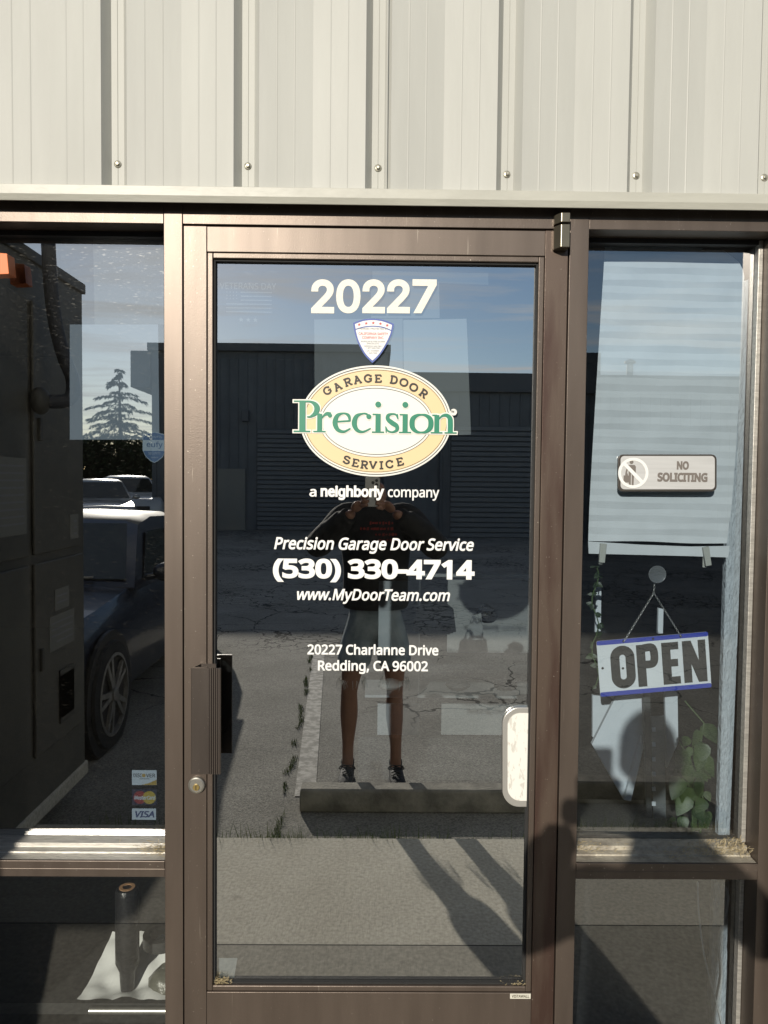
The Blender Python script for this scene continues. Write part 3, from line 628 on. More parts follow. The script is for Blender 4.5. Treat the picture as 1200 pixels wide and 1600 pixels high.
sl_ = Ink(LY-0.0011, xf)
def slab(ch, cx, cy, rot, h=60, wd=12.5):
    wdt, curves, lines = SLAB[ch]; a, b = math.cos(R_(rot)), math.sin(R_(rot)); o = L(cx, cy)
    def T(p):
        x = (p[0]-wdt/2)*h*0.88; y = (p[1]-0.5)*(h-wd); return (o[0]+x*a+y*b, o[1]-x*b+y*a)
    for c_ in curves: sl_.stroke([T(p) for p in c_], wd, n=6)
    for p, q in lines: sl_.stroke([T(p), T(q)], wd if abs(p[1]-q[1]) > 0.4 else wd*0.85, curve=False)
for a in (('G',272,232,37),('A',343,204,27),('R',412,172,20),('A',480,155,12),('G',552,145,5),('E',622,146,1),('D',729,153,-8),('O',800,170,-17),('O',868,203,-26),('R',936,244,-35)): slab(*a)
sl_.build('band_lettering', INK, logo); sl_ = Ink(LY-0.0011, xf)
for a in (('S',410,708,-15),('E',471,728,-11),('R',531,740,-6),('V',592,743,-2),('I',650,742,2),('C',707,734,7),('E',778,717,13)): slab(*a)
sl_.build('band_lettering', INK, logo)
# the large serif word, each letter with a white edge
B0, XH = 519, 385
def word(ink, e):
    s = lambda pts, curve=True, closed=False: ink.stroke([L(p[0], p[1])+(p[2],) for p in pts], e, closed=closed, curve=curve, n=7)
    def serif(x0, x1, y, t=10): s([(x0, y, t), (x1, y, t)], False)
    def dot(x, y, r): o = L(x, y); ink.disc(o[0], o[1], r+e/2, n=28)
    b = B0-5
    # P
    s([(102, 302, 42), (102, 518, 42)], False); serif(42, 156, b); serif(42, 110, 307, 9)
    s([(108, 309, 12), (158, 310, 15), (192, 330, 32), (203, 358, 38), (190, 390, 30), (158, 412, 14), (134, 414, 9)])
    # r
    s([(221, 392, 33), (221, 518, 33)], False); serif(178, 262, b, 9); serif(192, 224, 394, 9)
    s([(234, 424, 8), (252, 402, 14), (272, 391, 24), (296, 396, 28)]); dot(291, 402, 15)
    # e
    s([(324, 446, 11), (432, 438, 11)], False)
    s([(429, 440, 12), (420, 402, 22), (385, 387, 11), (343, 404, 26), (327, 452, 34), (345, 498, 28), (388, 513, 17), (434, 490, 8)])
    # c
    s([(566, 416, 18), (545, 391, 14), (515, 388, 11), (475, 407, 27), (460, 455, 35), (478, 499, 27), (520, 513, 15), (574, 488, 8)]); dot(560, 408, 17)
    # i
    for cx in (624, 811):
        s([(cx, 388, 35), (cx, 518, 35)], False); serif(cx-42, cx+42, b, 9); serif(cx-38, cx, 392, 9); dot(cx, 324, 20)
    # s
    s([(760, 420, 8), (748, 394, 12), (722, 388, 12), (694, 398, 22), (692, 424, 28), (722, 450, 33), (752, 470, 30), (754, 498, 22), (724, 513, 12), (692, 504, 12), (678, 478, 8)])
    s([(757, 388, 7), (762, 424, 7)], False); s([(677, 474, 7), (681, 517, 7)], False)
    # o
    s([(924, 391, 12), (890, 398, 22), (862, 425, 34), (862, 477, 34), (890, 507, 22), (924, 513, 12), (958, 507, 22), (986, 477, 34), (986, 425, 34), (958, 398, 22)], closed=True)
    # n
    s([(1030, 392, 34), (1030, 518, 34)], False); serif(988, 1070, b, 9); serif(998, 1032, 394, 9)
    s([(1044, 420, 8), (1068, 397, 15), (1098, 394, 24), (1120, 414, 33), (1124, 450, 35), (1124, 490, 35), (1124, 518, 35)]); serif(1084, 1168, b, 9)
we = Ink(LY-0.0016, xf); word(we, 17); o = L(1146, 371); we.disc(o[0], o[1], 23); we.build('word_edge', CREAM, logo)
wg = Ink(LY-0.0036, xf); word(wg, 0.01); wg.build('word_lettering', GREEN, logo)
g = MB(); fit_text(g, 'TM', 704.5, 709.5, 641.5, 644.5, LY-0.0040, bold=0.02); g.build('trademark', INK, logo, fix=False)

# ------------------------------------------------------------------ shield sticker under the number
WHITE = mat('sticker_white', (0.80, 0.80, 0.78), 0.45); BLUE = mat('sticker_blue', (0.055, 0.10, 0.36), 0.45); RED = mat('sticker_red', (0.55, 0.06, 0.06), 0.5); GREYINK = mat('grey_ink', (0.22, 0.22, 0.24), 0.6)
sh = empty('shield_sticker', G(583, 530, LY), 'small white security shield sticker with blue border and red stars on door', 'sticker')
xs_ = pxframe(583, 530, LY, 0.075)
def shield(k):
    cx, cy = 572, 500
    top = [(155,170),(350,100),(570,78),(790,105),(1000,180)]; right = [(1000,180),(960,380),(850,620),(700,850),(560,990)]; left = [(560,990),(400,830),(260,580),(190,370),(155,170)]
    p = catmull(top, 6)[:-1]+catmull(right, 6)[:-1]+catmull(left, 6)[:-1]
    return [((x-cx)*k, (y-cy)*k-(1-k)*60) for x, y in p]
i1 = Ink(LY, xs_); i1.poly(shield(1.0)); i1.build('border', BLUE, sh)
i1 = Ink(LY-0.0003, xs_); i1.poly(shield(0.905)); i1.build('shield_face', WHITE, sh)
i1 = Ink(LY-0.0005, xs_); i1.stroke([(-380, -190), (-200, -245), (0, -265), (200, -245), (375, -180)], 22); i1.build('arc_line', BLUE, sh)
i1 = Ink(LY-0.0006, xs_)
for x, y in ((-290,-295),(-145,-322),(0,-332),(148,-318),(288,-286)): star(i1, x, y, 38)
fit_text(i1.mb, 'CALIFORNIA SAFETY', 560.5, 606, 519.5, 523.5, LY-0.0008, bold=0.012); fit_text(i1.mb, 'COMPANY INC.', 566, 600, 525.5, 529.5, LY-0.0008, bold=0.012)
i1.build('red_lettering', RED, sh)
g = MB()
for s_, a, b, y0, y1 in (('PREMISES PROTECTED BY', 560, 606, 512.2, 515), ('BURGLAR & FIRE ALARM', 564.5, 601, 532.4, 534.8), ('SPECIALISTS', 573, 592, 535.8, 538), ('REDDING 243-7901', 569.5, 596, 539.8, 542), ('1-877-243-7901', 572.5, 594, 542.8, 545), ('LIC. NUMBER', 573.5, 592, 547, 549.2), ('ACO 7602', 576.5, 589, 550.6, 552.8)):
    g = MB(); fit_text(g, s_, a, b, y0, y1, LY-0.0008, bold=0.01); g.build('small_lettering', GREYINK, sh, fix=False)

# ================================================================== STICKERS ON THE LEFT SIDELIGHT
SY = GY+0.0075
st = empty('shield_sticker', G(241, 700, SY), 'pale blue security shield sticker on the left window beside the frame', 'sticker')
PB = mat('sticker_pale', (0.5, 0.56, 0.62), 0.5); DB = mat('sticker_deep_blue', (0.06, 0.14, 0.30), 0.5)
xe = pxframe(241, 700, SY)
def shp(k, dy=0):
    p = [(-18,-21),(0,-25),(18,-21),(18,4),(13,14),(6,20),(0,23),(-6,20),(-13,14),(-18,4)]
    return [(x*k, y*k+dy) for x, y in p]
i1 = Ink(SY, xe); i1.poly(shp(1.0)); i1.build('sticker_base', PB, st)
i1 = Ink(SY-0.0003, xe); i1.poly([(-17,-20),(0,-24),(17,-20),(17,-12.5),(-17,-12.5)]); i1.poly([(-17,4.5),(17,4.5),(12.4,13.2),(5.6,19),(0,22),(-5.6,19),(-12.4,13.2)]); i1.build('blue_band', DB, st)
g = MB(); fit_text(g, 'eufy', 229, 254, 690, 701, SY-0.0007, bold=0.008); g.build('sticker_lettering', DB, st, fix=False)
for s_, a, b, y0, y1 in (('Protected by', 229, 253, 680.5, 685), ('SECURITY', 232, 251, 706.5, 710), ('Monitored', 236, 247, 713, 716)):
    g = MB(); fit_text(g, s_, a, b, y0, y1, SY-0.0007); g.build('small_lettering', PB, st, fix=False)
cards = []
CARDW = mat('card_white', (0.72, 0.76, 0.80), 0.5); ORANGE = mat('card_orange', (0.55, 0.34, 0.05), 0.5); NAVY = mat('card_navy', (0.02, 0.035, 0.16), 0.5)
c1 = empty('card_sticker', G(225, 1215, SY), 'white card sticker with orange corner reading DISCOVER, topmost of three', 'sticker', 'payment card stickers on the left window')
x1 = pxframe(225.5, 1215, SY)
i1 = Ink(SY, x1); i1.poly([(-19.5,-12),(19.5,-12),(19.5,12),(-19.5,12)]); i1.build('sticker_base', CARDW, c1)
i1 = Ink(SY-0.0003, x1); i1.poly([(19.3,3),(19.3,11.8),(-5,11.8),(8,8.5)]); i1.disc(-0.8,-3.5,2.9); i1.build('orange_mark', ORANGE, c1)
g = MB(); fit_text(g, 'DISC', 208.5, 222, 1208.5, 1214.5, SY-0.0006, bold=0.012); fit_text(g, 'VER', 228, 242.5, 1208.7, 1214.7, SY-0.0006, bold=0.012); fit_text(g, 'NETWORK', 218, 234, 1216, 1217.8, SY-0.0006); g.build('lettering', INK, c1, fix=False)
c2 = empty('card_sticker', G(225, 1245, SY), 'navy card sticker with red and yellow overlapping circles reading MasterCard, middle of three', 'sticker', 'payment card stickers on the left window')
x2 = pxframe(225.5, 1246, SY)
i1 = Ink(SY, x2); i1.poly([(-19.5,-13),(19.5,-13),(19.5,12),(-19.5,12)]); i1.build('sticker_base', mat('card_deep_navy', (0.012, 0.014, 0.05), 0.5), c2)
i1 = Ink(SY-0.0003, x2); i1.disc(-7, 0, 10.4); i1.build('red_circle', mat('card_red', (0.35, 0.03, 0.03), 0.5), c2)
i1 = Ink(SY-0.0005, x2); i1.disc(8, 0, 10.4); i1.build('yellow_circle', mat('card_yellow', (0.58, 0.40, 0.04), 0.5), c2)
g = MB(); fit_text(g, 'MasterCard', 209.5, 243, 1243, 1249.5, SY-0.0009, bold=0.03, shear=0.15); g.build('lettering', CARDW, c2, fix=False)
c3 = empty('card_sticker', G(225, 1272, SY), 'white card sticker reading VISA in navy italics, lowest of three', 'sticker', 'payment card stickers on the left window')
x3 = pxframe(225, 1272, SY)
i1 = Ink(SY, x3); i1.poly([(-19,-9),(19,-9),(19,9.3),(-19,9)]); i1.build('sticker_base', CARDW, c3)
g = MB(); fit_text(g, 'VISA', 211, 241.5, 1267, 1277.5, SY-0.0004, bold=0.028, shear=0.22); g.build('lettering', NAVY, c3, fix=False)

# ================================================================== NO SOLICITING SIGN on the right sidelight
def rrect(x0, x1, y0, y1, r, n=7):
    p = []
    for cx, cy, a0 in ((x1-r, y0+r, 0), (x0+r, y0+r, 90), (x0+r, y1-r, 180), (x1-r, y1-r, 270)):
        for k in range(n+1):
            a = R_(a0+90*k/n); p.append((cx+r*math.cos(a), cy-r*math.sin(a)))
    return p
ns = empty('no_soliciting_sign', G(1043, 740, GY), 'silver rounded plate reading NO SOLICITING on the right window', 'sign')
NY = GY-0.009
def rr_w(x0, x1, y0, y1, r, Y): return [(v.x, v.z) for v in (G(a, b, Y) for a, b in rrect(x0, x1, y0, y1, r))]
g = MB(); g.prism(rr_w(966, 1120, 710, 768, 8, NY), 'y', NY, GY-0.001); g.build('sign_rim', mat('sign_dark_rim', (0.07, 0.062, 0.055), 0.4, 0.4), ns, bevel=0.001)
g = MB(); g.prism(rr_w(969.5, 1116.5, 712.5, 764.5, 6, NY), 'y', NY-0.0014, NY-0.0002)
g.build('sign_face', mat('brushed_silver', (0.56, 0.56, 0.555), 0.5, 0.35, var=0.06, vscale=6, stretch=(1, 1, 20)), ns)
INKS = mat('sign_ink', (0.16, 0.14, 0.125), 0.6); PALE = mat('sign_pale', (0.78, 0.78, 0.76), 0.5)
g = MB(); fit_text(g, 'NO', 1057.5, 1076.5, 720.5, 734, NY-0.0020, bold=0.055); fit_text(g, 'SOLICITING', 1027, 1106, 738.5, 753, NY-0.0020, bold=0.055); g.build('sign_lettering', INKS, ns, fix=False)
i1 = Ink(NY-0.0019, pxframe(988, 739, NY))
i1.disc(-2, -17, 3.1); i1.poly([(-7,-12.5),(3,-12.5),(5,-10),(5,4),(2.5,4),(2.5,-7),(-6,-7),(-9,-10)]); i1.poly([(-6.2,-9),(2.6,-9),(2.6,2),(-6.2,2)])
i1.poly([(-6,1.5),(-2.4,1.5),(-2.4,20),(-5.5,20)]); i1.poly([(-1.2,1.5),(2.4,1.5),(2,20),(-1.0,20)]); i1.stroke([(-7.5,-9),(-10,0),(-9,4)], 2.6)
i1.poly([(-14,4),(-4.5,4),(-4.5,15),(-14,15)]); i1.stroke([(-11,4),(-11,1.5),(-7.5,1.5),(-7.5,4)], 1.2, curve=False)
i1.build('figure_pictogram', INKS, ns)
i1 = Ink(NY-0.0026, pxframe(989, 739, NY)); i1.ring(0, 0, 21.5, 21.5, 4.5); i1.stroke([(-15,-15),(15,15)], 5.5, curve=False); i1.build('slashed_circle', PALE, ns)

# ================================================================== BEHIND THE RIGHT SIDELIGHT
# pleated paper shade
PAPER = mat('shade_paper', (0.66, 0.68, 0.70), 0.85, var=0.04, vscale=12, bump=0.05)
ps = empty('pleated_shade', G(1040, 620, 0.12), 'white pleated paper shade hanging behind the right window', 'window shade')
left = [(945,388),(944,410),(937,520),(932,600),(926,700),(921,790),(919,846)]
right = [(1128,386),(1160,412),(1163,430),(1160,520),(1156,600),(1150,700),(1143,790),(1135,850)]
def interp(pl, y):
    for (xa_, ya_), (xb_, yb_) in zip(pl, pl[1:]):
        if ya_ <= y <= yb_: return xa_+(xb_-xa_)*(y-ya_)/(yb_-ya_)
    return pl[0][0] if y < pl[0][1] else pl[-1][0]
g = MB(); rows = []; n_pl = 45; NCX = 13
for i in range(n_pl+1):
    y = 388+(847-388)*i/n_pl; dep = 0.1185 if i % 2 == 0 else 0.1155
    xl, xr = interp(left, y), interp(right, y)
    row = []
    for j in range(NCX):
        f_ = j/(NCX-1); yy = y+(f_-0.5)*5+math.sin(f_*9+i*1.7)*0.8
        row.append(G(xl+(xr-xl)*f_, yy, dep+0.0015*math.sin(f_*7+i*0.9)))
    rows.append(row)
vs = [p for r in rows for p in r]
g.add(vs, [(i*NCX+j, i*NCX+j+1, (i+1)*NCX+j+1, (i+1)*NCX+j) for i in range(n_pl) for j in range(NCX-1)])
g.build('pleated_paper', PAPER, ps, fix=False)
g = MB(); p = [G(a, b, 0.109) for a, b in ((919,846),(1000,851),(1080,854),(1140,853),(1138,871),(1080,869),(1000,867),(920,865))]
q = [v+Vector((0, 0.003, 0)) for v in p]
g.add(p+q, [(0,1,6,7),(1,2,5,6),(2,3,4,5),(15,14,9,8),(14,13,10,9),(13,12,11,10),(0,8,9,1),(1,9,10,2),(2,10,11,3),(4,12,13,5),(5,13,14,6),(6,14,15,7),(0,7,15,8),(3,11,12,4)])
g.build('bottom_band', PAPER, ps)
g = MB(); p = [G(a, b, 0.110) for a, b in ((952,385),(1000,384),(1075,386),(1098,388),(1094,392),(1050,394),(1000,393),(958,391))]
g.add(p, [(0,1,2,3,4,5,6,7)]); g.build('adhesive_strip', mat('grey_tape', (0.34, 0.40, 0.45), 0.7), ps, fix=False)
CLIP = mat('clip_grey', (0.42, 0.42, 0.38), 0.5)
for cx, cy, rt in ((941, 864, 4), (1104, 869, -10)):
    g = MB(); c = G(cx, cy, 0.105); k = S(0.105); a, b = math.cos(R_(rt)), math.sin(R_(rt))
    def T(x, y): return (c.x+(x*a-y*b)*k, c.z+(-x*b-y*a)*k)
    g.prism([T(-5,-15), T(5,-15), T(4.5,15), T(-4.5,15)], 'y', 0.099, 0.107); g.box(c.x-0.006, c.x+0.004, 0.112, 0.116, c.z-0.03, c.z+0.015)
    o = g.build('shade_clip', CLIP, None, bevel=0.001)
    tag(o, 'small grey clip on the %s end of the shade bottom band' % ('left' if cx < 1000 else 'right'), 'clip', 'clips on the pleated shade')

# suction cup, chain, OPEN sign
CLEARP = mat('clear_vinyl', (0.12, 0.125, 0.13), 0.25, spec=0.8)
cc = G(1026, 897, GY+0.012)
g = MB(); g.lathe([(0.004, 0.0022), (0.0200, 0.0004), (0.0215, 0), (0.020, 0.002), (0.012, 0.007), (0.006, 0.010), (0.006, 0.016), (0.0095, 0.018), (0.0095, 0.021)], (cc.x, GY+0.0068, cc.z), (0,1,0), 28)
sc = g.build('suction_cup', CLEARP, None, smooth=True); tag(sc, 'clear suction cup on the right window holding the chain', 'suction cup')
g = MB(); g.lathe([(0.0223, 0), (0.0223, 0.0012), (0.0208, 0.0018), (0.0205, 0.0)], (cc.x, GY+0.0066, cc.z), (0,1,0), 28, close=False); g.build('cup_rim', mat('cup_rim_grey', (0.24, 0.25, 0.26), 0.3), sc, smooth=True)
OY = 0.112
os_ = empty('open_sign', G(1022, 1038, OY), 'white OPEN sign with blue bars hanging tilted on a chain', 'sign')
ROT = R_(5.4)
ox = pxframe(1022, 1038, OY, 1.0, ROT)
def oxz(pts): return [ox(*p) for p in pts]
g = MB(); g.prism(oxz(rrect(-88.5, 88.5, -44.5, 44.5, 3, 4)), 'y', OY, OY+0.003); g.build('board', mat('sign_board_white', (0.78, 0.80, 0.82), 0.5, var=0.03), os_)
OB = mat('sign_board_blue', (0.035, 0.06, 0.42), 0.5)
for y0, y1 in ((-44.5, -37.5), (37.5, 44.5)):
    g = MB(); g.prism(oxz(rrect(-88.5, 88.5, y0, y1, 2.5, 3)), 'y', OY-0.0006, OY-0.0001); g.build('blue_bar', OB, os_)
BI = mat('sign_board_ink', (0.028, 0.025, 0.022), 0.6)
i1 = Ink(OY-0.0007, ox, 0.00004)
i1.stroke([(p[0]-49.5, p[1]) for p in rrect(-12, 12, -27, 27, 11.9, 8)], 14.5, closed=True, curve=False)
i1.poly([(-27,-33),(-13,-33),(-13,34),(-27,34)]); i1.stroke([(-16,-27.2),(-2,-27),(1.2,-14),(-2,-2),(-16,-1)], 12.5, n=8)
i1.poly([(13,-33),(27,-33),(27,34),(13,34)])
for y0, y1, x1_ in ((-33,-21,40),(-6,6,38),(22,34,40.5)): i1.poly([(25,y0),(x1_,y0),(x1_,y1),(25,y1)])
i1.poly([(46,-33),(59,-33),(59,34),(46,34)]); i1.poly([(71,-33),(83,-33),(83,34),(71,34)]); i1.poly([(46,-33),(60,-33),(83,34),(69,34)])
i1.build('sign_lettering', BI, os_)
i1 = Ink(OY-0.0012, ox)
for x, y in ((-82,-1),(-50,2),(-46,-41),(1,-41),(45,-41)):
    i1 = Ink(OY-0.0012, ox); i1.disc(x, y, 2.0, n=12); i1.build('hole', BLACK, os_)
g = MB()
hk = Vector((cc.x, OY-0.004, cc.z-0.020)); split = Vector((cc.x-0.002, OY-0.004, cc.z-0.050))
def links(a, b, n):
    for i in range(n):
        p = a.lerp(b, (i+0.5)/n); d = (b-a).normalized(); l = (b-a).length/n*0.62
        side = Vector((0,1,0)) if i % 2 else d.cross(Vector((0,1,0))).normalized()
        ring = [p+d*l*math.cos(t)+side*0.0022*math.sin(t) for t in [2*math.pi*k/10 for k in range(10)]]
        ring.append(ring[0]); g.tube(ring, 0.00055, 5)
for q in ((-46,-41),(45,-41)):
    e = ox(*q); links(split, Vector((e[0], OY-0.004, e[1])), 26)
links(hk, split, 5); g.tube([Vector((cc.x, GY+0.026, cc.z)), Vector((cc.x, OY-0.002, cc.z-0.012)), hk], 0.0012, 6)
tag(g.build('chain', STEEL, None, smooth=True, fix=False), 'thin metal chain between the suction cup and the OPEN sign', 'chain')

# board strip, leaning panel, slotted upright, boards and plant
TEX = mat('textured_board', (0.52, 0.56, 0.60), 0.8, var=0.12, vscale=30, bump=0.9, bscale=70, stretch=(3, 1, 1))
def slab_px(name, pts, Y, th, m, label=None, cat=None, parent=None, group=None):
    g = MB(); g.prism([(v.x, v.z) for v in (G(a, b, Y) for a, b in pts)], 'y', Y, Y+th); o = g.build(name, m, parent, bevel=0.001)
    if label: tag(o, label, cat, group)
    return o
slab_px('wall_board', [(1159,440),(1171,436),(1158,860),(1140,1312),(1122,1312),(1135,860)], 0.165, 0.02, TEX, 'narrow textured white board standing upright behind the right window', 'board')
WP = mat('white_panel', (0.62, 0.66, 0.70), 0.7, var=0.05)
lp = empty('leaning_panel', G(970, 1260, 0.3), 'white panel leaning behind the OPEN sign', 'panel')
slab_px('panel_face', [(962,1090),(1005,1082),(1010,1150),(1002,1185),(975,1250),(925,1163)], 0.30, 0.015, WP, parent=lp)
slab_px('panel_rib', [(1003,1150),(1010,1152),(986,1252),(975,1250)], 0.285, 0.014, WP, parent=lp)
UP = mat('grey_upright', (0.20, 0.215, 0.22), 0.45, 0.4)
up = empty('slotted_upright', G(1022, 1290, 0.26), 'grey slotted metal upright with a row of square holes', 'upright')
slab_px('upright_bar', [(1005,1082),(1016,1082),(1019,1282),(1011,1282)], 0.262, 0.012, mat('dark_upright', (0.06, 0.062, 0.06), 0.5), parent=up)
slab_px('slotted_face', [(1017,1120),(1038,1118),(1041,1280),(1021,1282)], 0.26, 0.004, UP, parent=up)
for k in range(6):
    y = 1140+k*23.2; slab_px('square_hole', [(1018.5,y-3.5),(1024.5,y-3.5),(1025,y+3.5),(1019,y+3.5)], 0.2575, 0.002, WP, parent=up)
for pts, Yb, lab in (([(1039,1082),(1059,1080),(1060,1160),(1042,1200)], 0.34, 'narrow white board right of the slotted upright'), ([(932,910),(940,909),(939,986),(930,988)], 0.42, 'thin white strip upright at left behind the hanging OPEN sign'), ([(1029,950),(1037,952),(1036,990),(1028,990)], 0.42, 'short white strip upright between the chain legs'), ([(926,1086),(957,1090),(951,1108),(944,1152),(926,1152)], 0.45, 'white box corner below the OPEN sign at left')):
    slab_px('white_board', pts, Yb, 0.012, WP, lab, 'board', group='white boards stored behind the right window')
# trailing houseplant
def leaf_mat(name, a, b):
    return mat(name, a, 0.45, col2=b, vscale=14, spec=0.4)
LEAF = leaf_mat('pothos_leaf', (0.012, 0.032, 0.008), (0.062, 0.100, 0.026))
VINE_LEAF = leaf_mat('vine_leaf', (0.006, 0.014, 0.005), (0.030, 0.055, 0.015))
rnd = random.Random(4)
plant = empty('houseplant', G(1085, 1325, 0.2), 'green trailing houseplant with heart shaped leaves behind the right window', 'plant')
def heart(g, p, d, up_, l):
    d = d.normalized(); s_ = d.cross(up_).normalized(); n_ = s_.cross(d)
    out = [(0,0),(0.14,-0.06),(0.34,0.05),(0.40,0.28),(0.30,0.55),(0.14,0.82),(0,1.0)]
    vs = [p+d*l*b+n_*(-0.10*l*b*b) for _, b in out]
    R1 = [p+d*l*b+s_*l*a+n_*(0.10*l-0.25*l*b*b) for a, b in out[1:-1]]; L1 = [p+d*l*b-s_*l*a+n_*(0.10*l-0.25*l*b*b) for a, b in out[1:-1]]
    base = vs+R1+L1; m_ = len(out)
    fs = []
    for i in range(m_-1):
        r0 = i-1+m_ if 0 < i else None; r1 = i+m_ if i < m_-2 else None
        l0 = i-1+m_+(m_-2) if 0 < i else None; l1 = i+m_+(m_-2) if i < m_-2 else None
        fs.append(tuple(x for x in (i, r0, r1, i+1) if x is not None)); fs.append(tuple(x for x in (i+1, l1, l0, i) if x is not None))
    g.add(base, [f for f in fs if len(f) > 2])
leaf_spots = [(1075,1160),(1090,1150),(1068,1190),(1093,1185),(1100,1210),(1080,1218),(1063,1225),(1092,1240),(1072,1255),(1100,1258),(1084,1272),(1066,1285),(1097,1290),(1080,1300),(1055,1300),(1104,1140),(1088,1205),(1061,1205),(1100,1275),(1052,1285)]
leaf_spots += [(1058+rnd.uniform(0, 50), 1165+rnd.uniform(0, 140)) for _ in range(26)]
for px, py in leaf_spots:
    g = MB(); p = G(px, py-8, 0.15+rnd.uniform(0, 0.07)); heart(g, p, Vector((rnd.uniform(-.9,.9), rnd.uniform(-.8,.3), -1)), Vector((rnd.uniform(-.9,.9), -1, rnd.uniform(-.4,.9))), rnd.uniform(0.026, 0.062))
    g.build('leaf', LEAF, plant, smooth=True, fix=False)
g = MB()
g.tube([G(1085,1322,0.18), G(1080,1250,0.19), G(1092,1180,0.19), G(1100,1130,0.2), G(1070,1095,0.22)], 0.002, 6)
g.tube([G(1090,1322,0.18), G(1102,1260,0.17), G(1085,1200,0.2), G(1062,1160,0.22)], 0.002, 6); g.build('stem', mat('plant_stem', (0.06, 0.10, 0.03), 0.6), plant)
vine = empty('vine', G(935, 1000, 0.24), 'thin dark vine trailing down the left edge of the right window', 'plant')
g = MB(); pts = [G(930+6*math.sin(k*1.3), 880+k*16, 0.24+0.01*math.sin(k)) for k in range(13)]; g.tube(pts, 0.0018, 6); g.build('stem', MATS['plant_stem'], vine)
g = MB()
for k in range(34):
    p = pts[rnd.randrange(len(pts))]; heart(g, p, Vector((rnd.uniform(-1,1), rnd.uniform(-.6,.2), rnd.uniform(-1,.4))), Vector((0,-1,0.3)), rnd.uniform(0.010, 0.022))
g.build('leaf', VINE_LEAF, vine, smooth=True, fix=False)['kind'] = 'stuff'
slab_px('window_ledge', [(897,1318),(1190,1322),(1190,1345),(897,1341)], 0.105, 0.28, mat('ledge_laminate', (0.12, 0.11, 0.095), 0.6), 'grey brown ledge inside the right window carrying the plant', 'ledge')
CAB = mat('white_cable', (0.75, 0.76, 0.76), 0.5)
for pts, r_, lab in (([(1090,1378),(1092,1430),(1100,1490),(1112,1540),(1128,1600),(1140,1660)], 0.0022, 'long thin white cable curving down the lower right pane'), ([(1128,1378),(1138,1400),(1131,1440),(1122,1470),(1128,1520),(1122,1560),(1110,1620)], 0.0030, 'short wavy white cable beside the frame in the lower right pane')):
    g = MB(); g.tube([G(a, b, 0.16) for a, b in catmull(pts, 5)], r_, 8); tag(g.build('cable', CAB, None, smooth=True), lab, 'cable', 'cables behind the lower right pane')
slab_px('wall_strip', [(1116,1378),(1140,1378),(1136,1480),(1140,1560),(1150,1650),(1118,1650),(1110,1560)], 0.19, 0.02, TEX, 'pale textured strip standing behind cables in the lower right pane', 'board')

# ================================================================== BEHIND THE DOOR GLASS
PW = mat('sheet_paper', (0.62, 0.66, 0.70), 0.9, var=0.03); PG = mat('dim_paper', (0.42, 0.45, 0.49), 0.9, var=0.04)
def sheet(pts, Y, m, label, nm='paper_sheet'):
    g = MB(); p = [G(a, b, Y) for a, b in pts]; g.add(p+[v+Vector((0, 0.0004, 0)) for v in p], [(0,1,2,3),(7,6,5,4),(0,4,5,1),(1,5,6,2),(2,6,7,3),(3,7,4,0)])
    tag(g.build(nm, m, None, fix=False), label, 'paper', 'papers taped inside the glass')
PY = DG+0.0075
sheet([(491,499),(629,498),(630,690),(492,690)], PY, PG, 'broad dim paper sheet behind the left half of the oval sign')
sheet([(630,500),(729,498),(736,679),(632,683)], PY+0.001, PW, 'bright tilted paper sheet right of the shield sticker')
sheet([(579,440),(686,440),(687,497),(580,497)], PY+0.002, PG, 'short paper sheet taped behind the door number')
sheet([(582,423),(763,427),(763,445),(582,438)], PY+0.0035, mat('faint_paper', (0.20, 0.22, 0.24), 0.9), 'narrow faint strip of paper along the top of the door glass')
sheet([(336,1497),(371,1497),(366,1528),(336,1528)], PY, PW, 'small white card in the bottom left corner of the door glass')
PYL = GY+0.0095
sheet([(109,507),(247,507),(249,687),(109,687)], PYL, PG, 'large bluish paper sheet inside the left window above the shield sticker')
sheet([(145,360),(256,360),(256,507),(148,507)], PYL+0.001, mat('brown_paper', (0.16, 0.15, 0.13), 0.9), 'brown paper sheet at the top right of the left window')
# work bench with shelves and things; white panels draw sun patches, dark boards the shade
desk = empty('work_bench', (0.8, 2.2, 0.0), 'white bench unit with open shelf inside behind the door glass', 'bench')
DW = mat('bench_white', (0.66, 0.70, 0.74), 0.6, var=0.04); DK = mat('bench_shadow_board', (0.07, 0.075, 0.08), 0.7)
YD = 2.0
def dpx(name, x0, x1, y0, y1, Y=YD, th=0.02, m=DW):
    a, b = G(x0, y0, Y), G(x1, y1, Y); g = MB(); g.box(a.x, b.x, Y, Y+th, b.z, a.z); return g.build(name, m, desk, bevel=0.002)
dpx('sun_patch_back', 592, 640, 908, 1028); dpx('sun_patch_back', 700, 828, 906, 1034)  # patches of sun on the desk, put in as white panels
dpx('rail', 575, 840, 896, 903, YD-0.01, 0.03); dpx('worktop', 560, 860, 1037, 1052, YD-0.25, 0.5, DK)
dpx('shelf_edge', 570, 845, 1086, 1092, YD-0.02, 0.3)
dpx('sun_patch_front', 590, 655, 1100, 1149, YD+0.01); dpx('sun_patch_front', 690, 830, 1100, 1149, YD+0.01); dpx('post', 641, 655, 900, 1090, YD+0.005, 0.02, DW)
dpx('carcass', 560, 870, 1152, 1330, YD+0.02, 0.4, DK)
def blob(name, px, py, Y, rx, ry, rz, m, label, cat, sd):
    g = MB(); rn = random.Random(sd); c = G(px, py, Y)
    g.ball((0,0,0), 1, n=12, m=8)
    g.v = [(c.x+x*rx*(1+rn.uniform(-.12,.12)), c.y+y*ry, c.z+z*rz*(1+rn.uniform(-.12,.12))) for x, y, z in g.v]
    return tag(g.build(name, m, None, smooth=True), label, cat)
fb = empty('folder_stack', G(680, 985, 1.1), 'black fanned folders standing on the bench behind the web address', 'folder')
